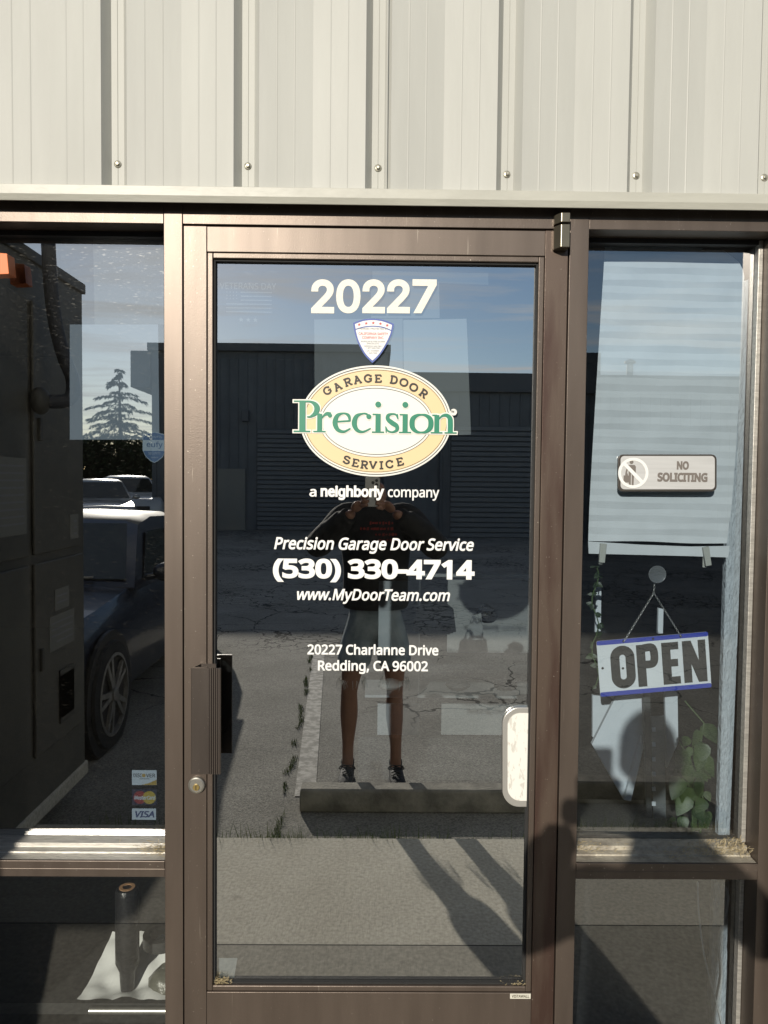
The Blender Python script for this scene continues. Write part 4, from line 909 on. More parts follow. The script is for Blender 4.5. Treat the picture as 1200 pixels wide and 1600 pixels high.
for k in range(6):
    c = G(672+k*3, 966, 1.12+k*0.012); g = MB(); a = R_(-14+k*5); w_, h_ = 0.055, 0.065
    cs, sn = math.cos(a), math.sin(a)
    g.prism([(c.x+x*cs-z*sn, c.z+x*sn+z*cs) for x, z in ((-w_,-h_),(w_,-h_),(w_*1.1,h_*0.4),(w_*0.5,h_),(-w_*0.5,h_),(-w_*1.1,h_*0.4))], 'y', c.y, c.y+0.009); g.build('folder', BLACK, fb)
tg = empty('tagged_pouch', G(752, 965, 1.1), 'black pouch with a pale hanging tag on the bench', 'pouch')
g = MB(); c = G(762, 962, 1.1); g.ball((c.x, c.y, c.z), 0.04, 0.025, 0.03); g.build('pouch', BLACK, tg, smooth=True)
g = MB(); g.tube([G(742,955,1.07), G(750,949,1.06), G(757,950,1.06), G(757,944,1.06), G(753,948,1.06)], 0.003, 6); g.build('strap', BLACK, tg)
slab_px('tag', [(738,962),(752,958),(756,1000),(724,1000)], 1.06, 0.003, WP, parent=tg)
rn = random.Random(12)
for k, lab in enumerate(('crumpled pale rag at the left end of the bench shelf', 'grey tool roll in the middle of the bench shelf', 'dark tool on the bench shelf beside the push plate')):
    blob('bench_item', (610, 715, 790)[k], 1070, 1.2, 0.05, 0.05, 0.022, (WP, UP, BLACK)[k], lab, 'tool', k)

# ================================================================== BEHIND THE LEFT LOWER PANE
LZ = 0.165
ledge = empty('low_shelf', (-0.95, 0.3, LZ), 'low dark shelf with a bright metal edge behind the lower left pane', 'shelf')
g = MB(); g.box(-1.55, -0.512, 0.118, 0.62, LZ-0.03, LZ); g.build('shelf_board', mat('shelf_dark', (0.02, 0.02, 0.02), 0.7), ledge)
g = MB(); g.tube([(-0.735, 0.108, LZ-0.012), (-0.5115, 0.108, LZ-0.012)], 0.009, 12); g.build('metal_edge', STEEL, ledge, smooth=True)
g = MB(); rn = random.Random(3)
NX, NY_ = 26, 18; x0, x1, y0, y1 = -0.775, -0.47, 0.125, 0.31
vs = []
for j in range(NY_+1):
    for i in range(NX+1):
        x = x0+(x1-x0)*i/NX+0.03*(j/NY_); y = y0+(y1-y0)*j/NY_
        vs.append((x, y, LZ+0.003+max(0.0, y-0.175)*0.5+0.010*abs(math.sin(x*41+y*23))*abs(math.cos(y*37-x*17))+rn.uniform(0, 0.0012)))
g.add(vs, [(j*(NX+1)+i, j*(NX+1)+i+1, (j+1)*(NX+1)+i+1, (j+1)*(NX+1)+i) for j in range(NY_) for i in range(NX)])
tag(g.build('plastic_sheet', mat('white_plastic', (0.80, 0.81, 0.80), 0.3), None, smooth=True, fix=False), 'crumpled white plastic sheet spread on the low shelf', 'sheet')
c = G(198, 1560, 0.155); cb_ = Vector((G(199, 1470, 0.165).x, 0.165, LZ+0.008))
tb = empty('cardboard_tube', cb_, 'upright black tube with a tan open top on the plastic sheet', 'tube')
g = MB(); g.lathe([(0.018, 0), (0.021, 0.05), (0.031, 0.075), (0.031, 0.265), (0.027, 0.275), (0.021, 0.277)], cb_, (0,0,1), 28); g.build('tube_body', mat('black_wrap', (0.016, 0.016, 0.018), 0.3, bump=0.6, bscale=40), tb, smooth=True)
g = MB(); g.lathe([(0.0205, 0.2755), (0.0205, 0.2785), (0.012, 0.2785), (0.012, 0.270)], cb_, (0,0,1), 28); g.build('tube_rim', mat('tan_card', (0.45, 0.26, 0.14), 0.7), tb, smooth=True)
cr_ = Vector((G(252, 1470, 0.27).x, 0.27, LZ+0.066))
g = MB(); g.lathe([(0.031, 0), (0.05, 0), (0.05, 0.03), (0.031, 0.03), (0.031, 0)], cr_, (0,0,1), 36, close=False); tag(g.build('tape_roll', mat('dark_tape', (0.035, 0.035, 0.035), 0.45), None, smooth=True), 'dark roll of tape lying flat on the low shelf', 'tape roll')
blob('crumpled_bag', 262, 1540, 0.19, 0.055, 0.05, 0.055, mat('grey_bag', (0.10, 0.10, 0.08), 0.35, bump=0.8, bscale=25), 'crumpled grey green bag on the low shelf against the frame', 'bag', 9)
# orange box high in the left window
oa = G(0, 398, 0.16)
ob = empty('orange_box', G(4, 415, 0.04), 'small orange box fixed at the top left edge of the left window', 'box')
slab_px('box_body', [(-12,394),(11,396),(14,428),(-12,429)], 0.022, 0.038, mat('orange_paint', (0.75, 0.18, 0.04), 0.5), parent=ob)
slab_px('box_lug', [(11,414),(16,415),(16,422),(12,423)], 0.035, 0.01, mat('orange_paint', (0.75, 0.18, 0.04)), parent=ob)

# ================================================================== OUTSIDE, SEEN IN THE GLASS
# utility cabinet at the left, standing out from the shop wall
CX = -1.50; CY0, CY1, CZ = -1.92, -0.07, 2.50
uc = empty('utility_cabinet', (CX-0.4, -1.2, 0), 'tall beige metal utility cabinet standing out from the wall at left', 'cabinet')
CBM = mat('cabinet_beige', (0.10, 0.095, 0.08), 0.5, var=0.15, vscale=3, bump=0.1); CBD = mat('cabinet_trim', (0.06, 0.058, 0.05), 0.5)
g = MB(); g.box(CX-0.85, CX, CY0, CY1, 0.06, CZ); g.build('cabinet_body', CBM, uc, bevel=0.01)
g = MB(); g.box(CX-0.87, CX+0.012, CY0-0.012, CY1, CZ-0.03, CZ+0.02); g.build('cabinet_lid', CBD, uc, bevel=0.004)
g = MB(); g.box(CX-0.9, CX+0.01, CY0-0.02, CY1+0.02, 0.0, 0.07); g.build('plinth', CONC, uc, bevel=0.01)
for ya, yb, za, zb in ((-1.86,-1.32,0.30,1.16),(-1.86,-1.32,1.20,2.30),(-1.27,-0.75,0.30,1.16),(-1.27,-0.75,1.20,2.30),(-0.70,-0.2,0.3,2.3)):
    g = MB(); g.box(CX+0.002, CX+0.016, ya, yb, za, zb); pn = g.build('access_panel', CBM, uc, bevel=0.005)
    g = MB(); g.box(CX+0.0165, CX+0.03, yb-0.06, yb-0.035, (za+zb)/2-0.05, (za+zb)/2+0.05); g.build('latch', CBD, pn, bevel=0.003)
for ya, yb, za, zb in ((-1.24,-0.98,1.30,1.62),(-1.80,-1.70,1.24,1.36),(-1.68,-1.52,0.92,1.02),(-1.74,-1.46,0.74,0.9)):
    g = MB(); g.box(CX+0.0165, CX+0.018, ya, yb, za, zb); nt_ = g.build('notice_label', mat('label_paper', (0.20, 0.20, 0.18), 0.7), uc)
    g = MB(); z = zb-0.03
    while z > za+0.02: g.box(CX+0.0182, CX+0.0186, ya+0.02, yb-0.02-0.05*((int(z*100)) % 3)/2, z-0.008, z); z -= 0.03
    g.build('label_lines', GREYINK, nt_)
g = MB()
for k in range(9): g.box(CX+0.0165, CX+0.024, -1.72, -1.56, 0.38+k*0.025, 0.432+k*0.025)
g.build('vent', CBD, uc)
g = MB(); pts = [(CX+0.07, -1.38, 3.6), (CX+0.06, -1.37, 2.9), (CX+0.07, -1.36, 2.5), (CX+0.09, -1.36, 2.25), (CX+0.12, -1.38, 2.08), (CX+0.15, -1.41, 1.97), (CX+0.14, -1.38, 1.88), (CX+0.02, -1.32, 1.87)]
g.tube(catmull(pts, 5), 0.03, 12); cd = g.build('flexible_conduit', mat('conduit_dark', (0.03, 0.035, 0.05), 0.6), uc, smooth=True)
g = MB(); g.ball((CX+0.045, -1.32, 1.87), 0.04, 0.06, 0.06); g.build('conduit_fitting', CBD, cd, smooth=True)

# wheel stop
ws = MB(); xl, xr = -0.37, 1.72
prof = [(-2.05, AZ+0.001), (-1.86, AZ+0.001), (-1.865, AZ+0.04), (-1.885, AZ+0.098), (-1.90, AZ+0.105), (-1.985, AZ+0.105), (-2.0, AZ+0.098), (-2.045, AZ+0.04)]
ws.prism(prof, 'x', xl, xr)
tag(ws.build('wheel_stop', mat('weathered_concrete', (0.27, 0.255, 0.215), 0.9, var=0.35, vscale=9, bump=0.5, bscale=70), None, bevel=0.008), "long concrete wheel stop in front of the person's shoes", 'wheel stop')

# weeds along the pavement edge and in the crack by the painted line
wd_ = MB(); rw = random.Random(21)
def blade(g, x, y, z, h, lean, wdt):
    a = rw.uniform(0, 6.28); dx_, dy_ = math.cos(a)*lean, math.sin(a)*lean; px_, py_ = -math.sin(a)*wdt, math.cos(a)*wdt
    g.add([(x-px_, y-py_, z), (x+px_, y+py_, z), (x+dx_*0.5+px_*0.7, y+dy_*0.5+py_*0.7, z+h*0.65), (x+dx_*0.5-px_*0.7, y+dy_*0.5-py_*0.7, z+h*0.65), (x+dx_, y+dy_, z+h)], [(0,1,2,3),(3,2,4)])
for _ in range(5200):
    x = rw.uniform(-2.2, 2.4)
    dens = 0.25+0.8*max(0, math.sin(x*5.1+1.2))*max(0, math.sin(x*1.7+2.2))+(0.9 if x > 0.75 else 0)+(1.0 if -0.5 < x < -0.28 else 0)
    if rw.random() < dens: blade(wd_, x, EDGE-0.004-abs(rw.gauss(0, 0.022)), AZ, rw.uniform(0.05, 0.165), rw.uniform(0.01, 0.09), rw.uniform(0.0012, 0.003))
for _ in range(1400):
    t = rw.random(); y = -1.42-4.2*t; x = -0.44-0.17*t+0.012*math.sin(y*9)+rw.gauss(0, 0.008)
    if math.sin(y*7.0)+math.sin(y*17) > -0.2: blade(wd_, x, y, AZ, rw.uniform(0.006, 0.03), rw.uniform(0.004, 0.03), 0.002)
tag(wd_.build('weeds', mat('weed_green', (0.04, 0.09, 0.015), 0.7, col2=(0.14, 0.17, 0.04), vscale=9), None, fix=False), kind='stuff')
# dry grass bits in the corners of the frame
db_ = MB()
def straw(x, y, z, l, flat=0.25):
    a = rw.uniform(0, 6.28); e = rw.uniform(-0.1, flat)*1.2; d = Vector((math.cos(a)*math.cos(e), math.sin(a)*math.cos(e)*0.5, abs(math.sin(e)))); s_ = Vector((-d.y, d.x, 0.3)).normalized()*0.0005
    p = Vector((x, y, z)); q = p+d*l
    if q.y > GY-0.002: q.y = GY-0.002
    db_.add([p-s_, p+s_, q+s_, q-s_], [(0,1,2,3)])
for _ in range(900):
    f_ = abs(rw.gauss(0, 0.09)); straw(XR0-0.014-min(f_, 0.38), rw.uniform(0.006, 0.075), RZ1+0.006+rw.uniform(0, 0.02)*max(0, 1-f_*5)+0.012*rw.random(), rw.uniform(0.004, 0.016), 0.8)
for _ in range(220): straw(XK1+0.012+abs(rw.gauss(0, 0.04)), rw.uniform(0.02, 0.07), RZ1+0.014+0.01*rw.random(), rw.uniform(0.004, 0.012), 0.4)
for _ in range(420): straw(XJ0-0.008-abs(rw.gauss(0, 0.035)), rw.uniform(0.006, 0.07), RZ1+0.008+0.013*rw.random(), rw.uniform(0.004, 0.013), 0.4)
for _ in range(260): straw(bx0+BW+0.004+abs(rw.gauss(0, 0.018)), rw.uniform(0.008, 0.022), bz0+BW+0.001+abs(rw.gauss(0, 0.006)), rw.uniform(0.004, 0.012), 0.5)
for _ in range(120): straw(bx1-BW-abs(rw.gauss(0, 0.03)), rw.uniform(0.008, 0.022), bz0+BW+0.001+abs(rw.gauss(0, 0.002)), rw.uniform(0.003, 0.008), 0.3)
tag(db_.build('dry_grass_bits', mat('straw', (0.42, 0.33, 0.17), 0.8, col2=(0.62, 0.52, 0.32), vscale=120), None, fix=False), kind='stuff')

# warehouses across the lot
def wall_ribs(g, x0, x1, y, z0, z1, step=0.3, d=0.03):
    g.box(x0, x1, y-8, y, z0, z1); x = x0+0.1
    while x < x1: g.box(x, x+0.05, y+0.001, y+d, z0, z1-0.02); x += step
WM = mat('warehouse_paint', (0.105, 0.118, 0.130), 0.6, var=0.15, vscale=1); RM = mat('rollup_paint', (0.13, 0.145, 0.158), 0.55); TRM = mat('warehouse_trim', (0.085, 0.094, 0.104), 0.6)
def rollup(par, x0, x1, y, z1):
    g = MB(); z = 0.0
    while z < z1-0.01: g.prism([(y+0.01, AZ+z), (y+0.045, AZ+z+0.02), (y+0.045, AZ+z+0.12), (y+0.01, AZ+z+0.14)], 'x', x0, x1); z += 0.15
    return g.build('rollup_door', RM, par)
def warehouse(label, x0, x1, y, zt, doors, lights, band, over=0.1):
    e = empty('warehouse', ((x0+x1)/2, y-4, AZ), label, 'building')
    g = MB(); wall_ribs(g, x0, x1, y, AZ, zt-band); g.build('wall', WM, e)
    g = MB(); g.box(x0-over, x1+0.1, y-8.1, y+0.18, zt-band, zt); g.build('fascia', TRM, e, bevel=0.01)
    for a, b, h in doors: rollup(e, a, b, y+0.03, h)
    for a, z in lights:
        g = MB(); g.box(a-0.12, a+0.12, y+0.031, y+0.18, z-0.18, z+0.18); g.build('wall_light', TRM, e, bevel=0.02)
    return e
wl = warehouse('taller dark warehouse reflected in the left part of the door glass', -7.4, 0.32, -23.2, 5.95, ((-3.9, -0.3, 3.3),), ((-4.3, 3.6),), 0.25, 0.1)
g = MB(); g.box(-8.05, -7.405, -25.5, -23.05, 4.5, 5.69); g.build('end_canopy', TRM, wl, bevel=0.02)
g = MB(); g.box(-5.2, -4.3, -23.17, -23.1, AZ, AZ+2.0); g.build('entry_door', mat('pale_door', (0.2, 0.2, 0.18), 0.6), wl)
wr = warehouse('lower warehouse with roll-up doors reflected in the right part of the glass', 0.22, 26, -20.7, 4.72, ((2.2, 5.6, 3.2), (6.6, 10, 3.2), (11, 14.4, 3.2), (15.4, 18.8, 3.2)), ((6.1, 3.4), (10.5, 3.4)), 0.55)
g = MB(); g.tube([(1.9, -20.6, 4.2), (1.9, -20.6, 0)], 0.05, 8); g.build('downspout', TRM, wr)
ru = empty('rooftop_unit', (6.2, -23, 4.7), 'dark boxy rooftop unit reflected above the right warehouse roof', 'rooftop unit')
g = MB(); g.box(5.4, 7.0, -24, -22, 4.721, 5.62); g.build('unit_case', TRM, ru, bevel=0.03)
g = MB(); g.lathe([(0.4, 0), (0.4, 0.12), (0.3, 0.14)], (6.2, -23, 5.621), n=20); g.build('fan_guard', BLACK, ru)
vp = empty('vent_pipe', (7.75, -21.5, 4.72), 'galvanised roof vent pipe with a cap reflected in the paper shade', 'vent pipe')
g = MB(); g.tube([(7.75, -21.5, 4.721), (7.75, -21.5, 5.2)], 0.10, 14); g.build('pipe', STEEL, vp, smooth=True)
g = MB(); g.lathe([(0.10, 0), (0.17, 0.02), (0.17, 0.08), (0.05, 0.14)], (7.75, -21.5, 5.201), n=16); g.build('cap', STEEL, vp, smooth=True)

# cars
def make_car(name, loc, rz, label, paint, roof_paint, h=1.46, L_=4.5, W=1.78, suv=False, group=None):
    e = empty(name, (0,0,0), label, 'car', group)
    hw = W/2
    # stations from the nose (y=+) to the tail; ring: sill, side, belt, deck
    zb = 0.22; belt = h*0.655; hood = h*0.63; tail = h*0.66 if not suv else h*0.64
    stn = [(L_*0.5, 0.74, 0.36, hood*0.66), (L_*0.485, 0.86, 0.27, hood*0.80), (L_*0.44, 0.95, zb, hood*0.90), (L_*0.30, 1.0, zb, hood*0.97), (L_*0.16, 1.0, zb, belt), (0, 1.0, zb, belt), (-L_*0.2, 1.0, zb, belt*1.01), (-L_*0.36, 0.99, zb, tail), (-L_*0.47, 0.93, zb, tail*0.98), (-L_*0.5, 0.84, 0.32, tail*0.86)]
    g = MB(); n = 11
    for y, wf, z0, z1 in stn:
        ww = hw*wf
        half = [(ww*0.90, z0), (ww*0.985, z0+(z1-z0)*0.22), (ww, z0+(z1-z0)*0.55), (ww*0.975, z0+(z1-z0)*0.86), (ww*0.90, z1), ]
        ring = [(x, z) for x, z in half]+[(0, z1+0.025)]+[(-x, z) for x, z in half[::-1]]
        g.v += [(x, y, z) for x, z in ring]
    for i in range(len(stn)-1):
        for k in range(n): g.f.append((i*n+k, i*n+(k+1)%n, (i+1)*n+(k+1)%n, (i+1)*n+k)); g.mi.append(0)
    g.f += [tuple(range(n)), tuple(range((len(stn)-1)*n, len(stn)*n))]; g.mi += [0, 0]
    body = g.build('body', paint, e, smooth=True)
    # cabin
    ys = [(L_*0.17, 0.90, belt-0.02, belt), (L_*0.03, 0.80, belt-0.02, h*0.965), (-L_*0.06, 0.79, belt-0.02, h), (-L_*0.20, 0.78, belt-0.02, h*0.985)]
    ys += [(-L_*0.42, 0.77, belt-0.02, h*0.97), (-L_*0.47, 0.86, belt-0.02, belt)] if suv else [(-L_*0.26, 0.77, belt-0.02, h*0.95), (-L_*0.38, 0.88, belt-0.02, belt)]
    def ring(y, rw, z0, z1, grow=0.0):
        bw = hw*0.955+grow; tw = hw*rw*0.92+grow
        f_ = max(0.0, (z1-belt)/(h-belt)); mid = bw+(tw-bw)*f_
        return [(bw, y, z0), (mid, y, z0+(z1-z0)*0.93), (mid*0.86, y, z1), (0, y, z1+0.02*f_), (-mid*0.86, y, z1), (-mid, y, z0+(z1-z0)*0.93), (-bw, y, z0)]
    g = MB()
    for a in ys: g.v += ring(*a)
    for i in range(len(ys)-1):
        for k in range(7): g.f.append((i*7+k, i*7+(k+1)%7, (i+1)*7+(k+1)%7, (i+1)*7+k)); g.mi.append(1 if k in (1, 2, 3, 4) and 1 <= i < len(ys)-2 else 0)
    g.f += [tuple(range(7)), tuple(range((len(ys)-1)*7, len(ys)*7))]; g.mi += [0, 0]
    g.build('cabin_roof', [paint, roof_paint], e, smooth=True)
    WG = mat('car_glass', (0.030, 0.038, 0.035), 0.05, spec=0.9)
    def lerp(a, b, t): return Vector(a).lerp(Vector(b), t)
    def panel(nm, p00, p10, p11, p01, off):
        g = MB(); o_ = Vector(off); g.add([Vector(p)+o_ for p in (p00, p10, p11, p01)]+[Vector(p)+o_*0.2 for p in (p00, p10, p11, p01)], [(0,1,2,3),(7,6,5,4),(0,4,5,1),(1,5,6,2),(2,6,7,3),(3,7,4,0)]); g.build(nm, WG, e)
    r0, r1 = ring(*ys[0]), ring(*ys[1])
    panel('windshield', lerp(r0[1], r1[1], 0.10)*1.0+Vector((-0.06,0,0)), lerp(r0[5], r1[5], 0.10)+Vector((0.06,0,0)), lerp(r0[4], r1[4], 0.93)+Vector((-0.02,0,0)), lerp(r0[2], r1[2], 0.93)+Vector((0.02,0,0)), (0, 0.012, 0.012))
    re, rf = ring(*ys[-1]), ring(*ys[-2])
    panel('rear_window', lerp(re[1], rf[1], 0.12)+Vector((-0.06,0,0)), lerp(re[5], rf[5], 0.12)+Vector((0.06,0,0)), lerp(re[4], rf[4], 0.9), lerp(re[2], rf[2], 0.9), (0, -0.012, 0.012))
    for sgn in (1, -1):
        for ya, yb, yt0, yt1 in ((L_*0.115, -L_*0.075, L_*0.015, -L_*0.075), (-L_*0.095, -L_*0.25 if not suv else -L_*0.24, -L_*0.095, -L_*0.225 if not suv else -L_*0.235)) + (((-L_*0.26, -L_*0.42, -L_*0.26, -L_*0.395),) if suv else ()):
            zt = h*0.90; bw = hw*0.955; fb_ = 0.10; ft = (zt-belt)/(h-belt)*0.98
            tw = hw*0.79*0.92
            xb_ = bw+(tw-bw)*fb_*0.9; xt_ = bw+(tw-bw)*ft*0.97
            panel('side_window', (sgn*xb_, ya, belt+0.03), (sgn*xb_, yb, belt+0.03), (sgn*xt_, yt1, zt), (sgn*xt_, yt0, zt), (sgn*0.012, 0, 0.004))
        g = MB(); g.ball((sgn*(hw+0.09), L_*0.10, belt+0.07), 0.10, 0.05, 0.07); g.tube([(sgn*hw*0.93, L_*0.10, belt+0.03), (sgn*(hw+0.05), L_*0.10, belt+0.05)], 0.025, 8); g.build('side_mirror', paint, e, smooth=True)
        g = MB(); g.ball((sgn*hw*0.62, L_*0.47, hood*0.74), 0.19, 0.07, 0.065); g.build('headlight', mat('lamp_lens', (0.55, 0.55, 0.53), 0.1, 0.3), e, smooth=True)
        g = MB(); g.ball((sgn*hw*0.72, -L_*0.478, tail*0.82), 0.14, 0.06, 0.09); g.build('tail_light', mat('tail_lens', (0.25, 0.01, 0.01), 0.2), e, smooth=True)
        for yw in (L_*0.305, -L_*0.285):
            rt = 0.335; g = MB(); x = sgn*(hw-0.015)
            g.lathe([(rt+0.055, 0), (rt+0.055, 0.022), (rt+0.02, 0.024)], (sgn*(hw-0.012) if sgn > 0 else -(hw-0.012), yw, rt), (sgn,0,0), 32); g.build('wheel_arch', BLACK, e)
            wh = bpy.data.objects.new('wheel', None); COL.objects.link(wh); wh.parent = e
            g = MB(); g.lathe([(rt*0.72, -0.18), (rt*0.97, -0.17), (rt, -0.1), (rt, 0.02), (rt*0.96, 0.045), (rt*0.76, 0.05), (rt*0.74, 0.02)], (x, yw, rt), (sgn,0,0), 36); g.build('tyre', RUBBER, wh, smooth=True)
            g = MB(); ax = Vector((sgn,0,0))
            g.lathe([(rt*0.755, 0.045), (rt*0.755, 0.052), (rt*0.70, 0.054), (rt*0.69, 0.02)], (x, yw, rt), ax, 36, close=False)
            for k in range(10):
                a = 2*math.pi*(k//2)/5+(0.17 if k % 2 else -0.17); d0 = Vector((0, math.cos(a), math.sin(a))); s_ = Vector((0, -d0.z, d0.y))
                p0 = Vector((x+sgn*0.05, yw, rt))+d0*0.03; p1 = Vector((x+sgn*0.048, yw, rt))+d0*rt*0.72
                q = [p0+s_*0.018, p0-s_*0.018, p1-s_*0.014, p1+s_*0.014]
                g.add(q+[v-ax*0.02 for v in q], [(0,1,2,3),(7,6,5,4),(0,4,5,1),(1,5,6,2),(2,6,7,3),(3,7,4,0)])
            g.lathe([(0.045, 0.03), (0.045, 0.058), (0.03, 0.064)], (x, yw, rt), ax, 16)
            g.build('rim', mat('alloy', (0.30, 0.29, 0.27), 0.4, 0.6, var=0.2, vscale=20), wh)
            g = MB(); g.lathe([(rt*0.71, 0), (rt*0.71, 0.006)], (x, yw, rt), ax, 24); g.build('brake_disc', mat('brake_dark', (0.02, 0.02, 0.02), 0.7), wh)
    g = MB()
    for xa_, xb_ in ((-0.62, -0.05), (0.05, 0.62)): g.tube([(hw*xa_, L_*0.168, belt+0.045), (hw*xb_, L_*0.160, belt+0.062)], 0.008, 6)
    g.build('wiper', MATS['alloy'], e)
    for sgn in (1, -1):
        g = MB(); g.box(sgn*hw-0.012, sgn*hw+0.012, -L_*0.06, -L_*0.025, belt-0.16, belt-0.135); g.build('door_handle', MATS['alloy'], e, bevel=0.004)
    g = MB(); g.box(-hw*0.42, hw*0.42, L_*0.487, L_*0.503, hood*0.44, hood*0.70); g.build('grille', BLACK, e, bevel=0.01)
    g = MB(); g.box(-0.16, 0.16, L_*0.504, L_*0.508, 0.40, 0.50); g.build('number_plate', mat('plate_white', (0.6, 0.6, 0.6), 0.5), e)
    e.location = loc; e.rotation_euler = (0, 0, rz)
    return e
NAVYP = mat('navy_car_paint', (0.012, 0.016, 0.030), 0.28, coat=0.6, var=0.15, vscale=2)
DUSTR = mat('dusty_roof_paint', (0.17, 0.155, 0.125), 0.55, var=0.2, vscale=3)
SILV = mat('silver_car_paint', (0.42, 0.42, 0.40), 0.25, 0.3, coat=0.6)
WHITP = mat('white_car_paint', (0.72, 0.72, 0.70), 0.3, coat=0.6)
make_car('parked_car', (-2.53, -4.05, AZ), 0, 'dark navy car with a dusty tan roof reflected in the left window', NAVYP, DUSTR, 1.38, 4.6, 1.8)
make_car('parked_car', (-7.9, -19.6, AZ), R_(-24), 'silver car with bright hood reflected above the navy car roof', SILV, SILV, 1.62, 4.6, 1.85, True, 'cars parked across the lot')
make_car('parked_car', (-8.6, -24.5, AZ), R_(-24), 'white tall car reflected behind the silver car', WHITP, WHITP, 1.74, 4.8, 1.9, True, 'cars parked across the lot')

# trees far off
BARK = mat('bark', (0.06, 0.045, 0.032), 0.9, bump=0.6)
CON = mat('conifer_green', (0.018, 0.036, 0.026), 0.8, col2=(0.045, 0.07, 0.045), vscale=2)
def conifer(x, y, h, r, label, sd):
    rn = random.Random(sd); e = empty('conifer_tree', (x, y, AZ), label, 'tree')
    g = MB(); g.tube([(x, y, AZ), (x+0.1, y, h*0.5), (x, y, h*0.98)], [0.28, 0.16, 0.03], 8); g.build('trunk', BARK, e)
    g = MB(); z = h*0.06
    while z < h*0.985:
        f_ = 1-z/h; rr = r*(f_**0.85)*rn.uniform(0.8, 1.12)+0.10; nb = 9 if f_ > 0.35 else 6; a0 = rn.uniform(0, 6)
        for k in range(nb):
            a = a0+6.283*k/nb+rn.uniform(-.35,.35); L2 = rr*rn.uniform(0.42, 1.25); d = Vector((math.cos(a), math.sin(a), 0)); dz = rn.uniform(-.3,.3)
            if rn.random() < 0.22 and f_ > 0.1: continue
            for q in range(int(26+L2*46)):
                t = rn.random()**0.75; p = Vector((x, y, z+dz))+d*L2*t+Vector((0, 0, 0.10*L2*t-0.26*L2*t*t+rn.uniform(-.10,.05)))
                side = Vector((-d.y, d.x, 0))*rn.uniform(-1, 1)*0.34*L2*(1.02-t*0.75)
                p += side; l = rn.uniform(0.14, 0.34); dd = (d*0.7+side*0.5+Vector((0,0,rn.uniform(-1.2,-.2)))).normalized()*l; wv = Vector((rn.uniform(-1,1), rn.uniform(-1,1), rn.uniform(-.5,.5))).normalized()*0.06
                g.add([p-wv, p+wv, p+dd], [(0,1,2)])
        z += h*0.042+0.12
    g.build('crown', CON, e, fix=False)
    return e
conifer(-20.0, -57.5, 10.0, 5.6, 'tall dark conifer with drooping branches reflected in the left window', 5)
def broadleaf(x, y, h, r, label, sd, m):
    rn = random.Random(sd); e = empty('bushy_tree', (x, y, AZ), label, 'tree', 'dark trees behind the parked cars')
    g = MB(); g.tube([(x, y, AZ), (x, y, h*0.5), (x+0.2, y, h*0.8)], [0.16, 0.1, 0.03], 8)
    for k in range(5):
        a = rn.uniform(0, 6.28); g.tube([(x, y, h*0.3), (x+math.cos(a)*r*0.7, y+math.sin(a)*r*0.7, h*rn.uniform(0.5, 0.8))], [0.07, 0.02], 6)
    g.build('trunk', BARK, e); g = MB()
    cl = [(Vector((x+rn.gauss(0, r*0.45), y+rn.gauss(0, r*0.4), h*rn.uniform(0.12, 0.92))), rn.uniform(0.3, 0.55)*r) for _ in range(34)]
    for c, cr2 in cl:
        for _ in range(130):
            v = Vector((rn.gauss(0,1), rn.gauss(0,1), rn.gauss(0,0.8))).normalized()*cr2*rn.uniform(0.4, 1.05); p = c+v
            if p.z < 0.1: continue
            a = Vector((rn.gauss(0,1), rn.gauss(0,1), rn.gauss(0,1))).normalized()*0.13; b = a.orthogonal().normalized()*0.08
            g.add([p-a, p+b, p+a, p-b], [(0,1,2,3)])
    g.build('crown', m, e, fix=False)
LF = mat('tree_leaf', (0.022, 0.040, 0.014), 0.8, col2=(0.06, 0.085, 0.03), vscale=1.5)
labs = ('dark bushy tree at the left end of the reflected row', 'dark bushy tree second from the left in the reflected row', 'dark bushy tree in the middle of the reflected row, before the conifer', 'dark bushy tree right of the conifer in the reflected row', 'dark bushy tree at the right end of the reflected row by the warehouse')
for k in range(5): broadleaf(-19.5+k*2.2, -37-rw.uniform(0, 2), (3.5, 3.7, 3.5, 3.8, 3.6)[k], 1.7, labs[k], 40+k, LF)

# ================================================================== THE PERSON taking the picture
def skin_mesh(nodes, edges, root, sub=1):
    me = bpy.data.meshes.new('limbs'); keys = list(nodes)
    me.from_pydata([nodes[k][0] for k in keys], [(keys.index(a), keys.index(b)) for a, b in edges], [])
    o = bpy.data.objects.new('limbs', me); COL.objects.link(o)
    md = o.modifiers.new('skin', 'SKIN'); md.use_smooth_shade = True; md.branch_smoothing = 0.6
    if not me.skin_vertices: 
        bm = bmesh.new(); bm.from_mesh(me); bm.verts.layers.skin.verify(); bm.to_mesh(me); bm.free()
    for i, k in enumerate(keys):
        r = nodes[k][1]; r = r if isinstance(r, tuple) else (r, r)
        me.skin_vertices[0].data[i].radius = r; me.skin_vertices[0].data[i].use_root = (k == root)
    sd = o.modifiers.new('sub', 'SUBSURF'); sd.levels = sub; sd.render_levels = sub
    bpy.context.view_layer.update()
    m2 = bpy.data.meshes.new_from_object(o.evaluated_get(bpy.context.evaluated_depsgraph_get()))
    out = ([tuple(v.co) for v in m2.vertices], [tuple(p.vertices) for p in m2.polygons])
    bpy.data.objects.remove(o); bpy.data.meshes.remove(me); bpy.data.meshes.remove(m2)
    return out
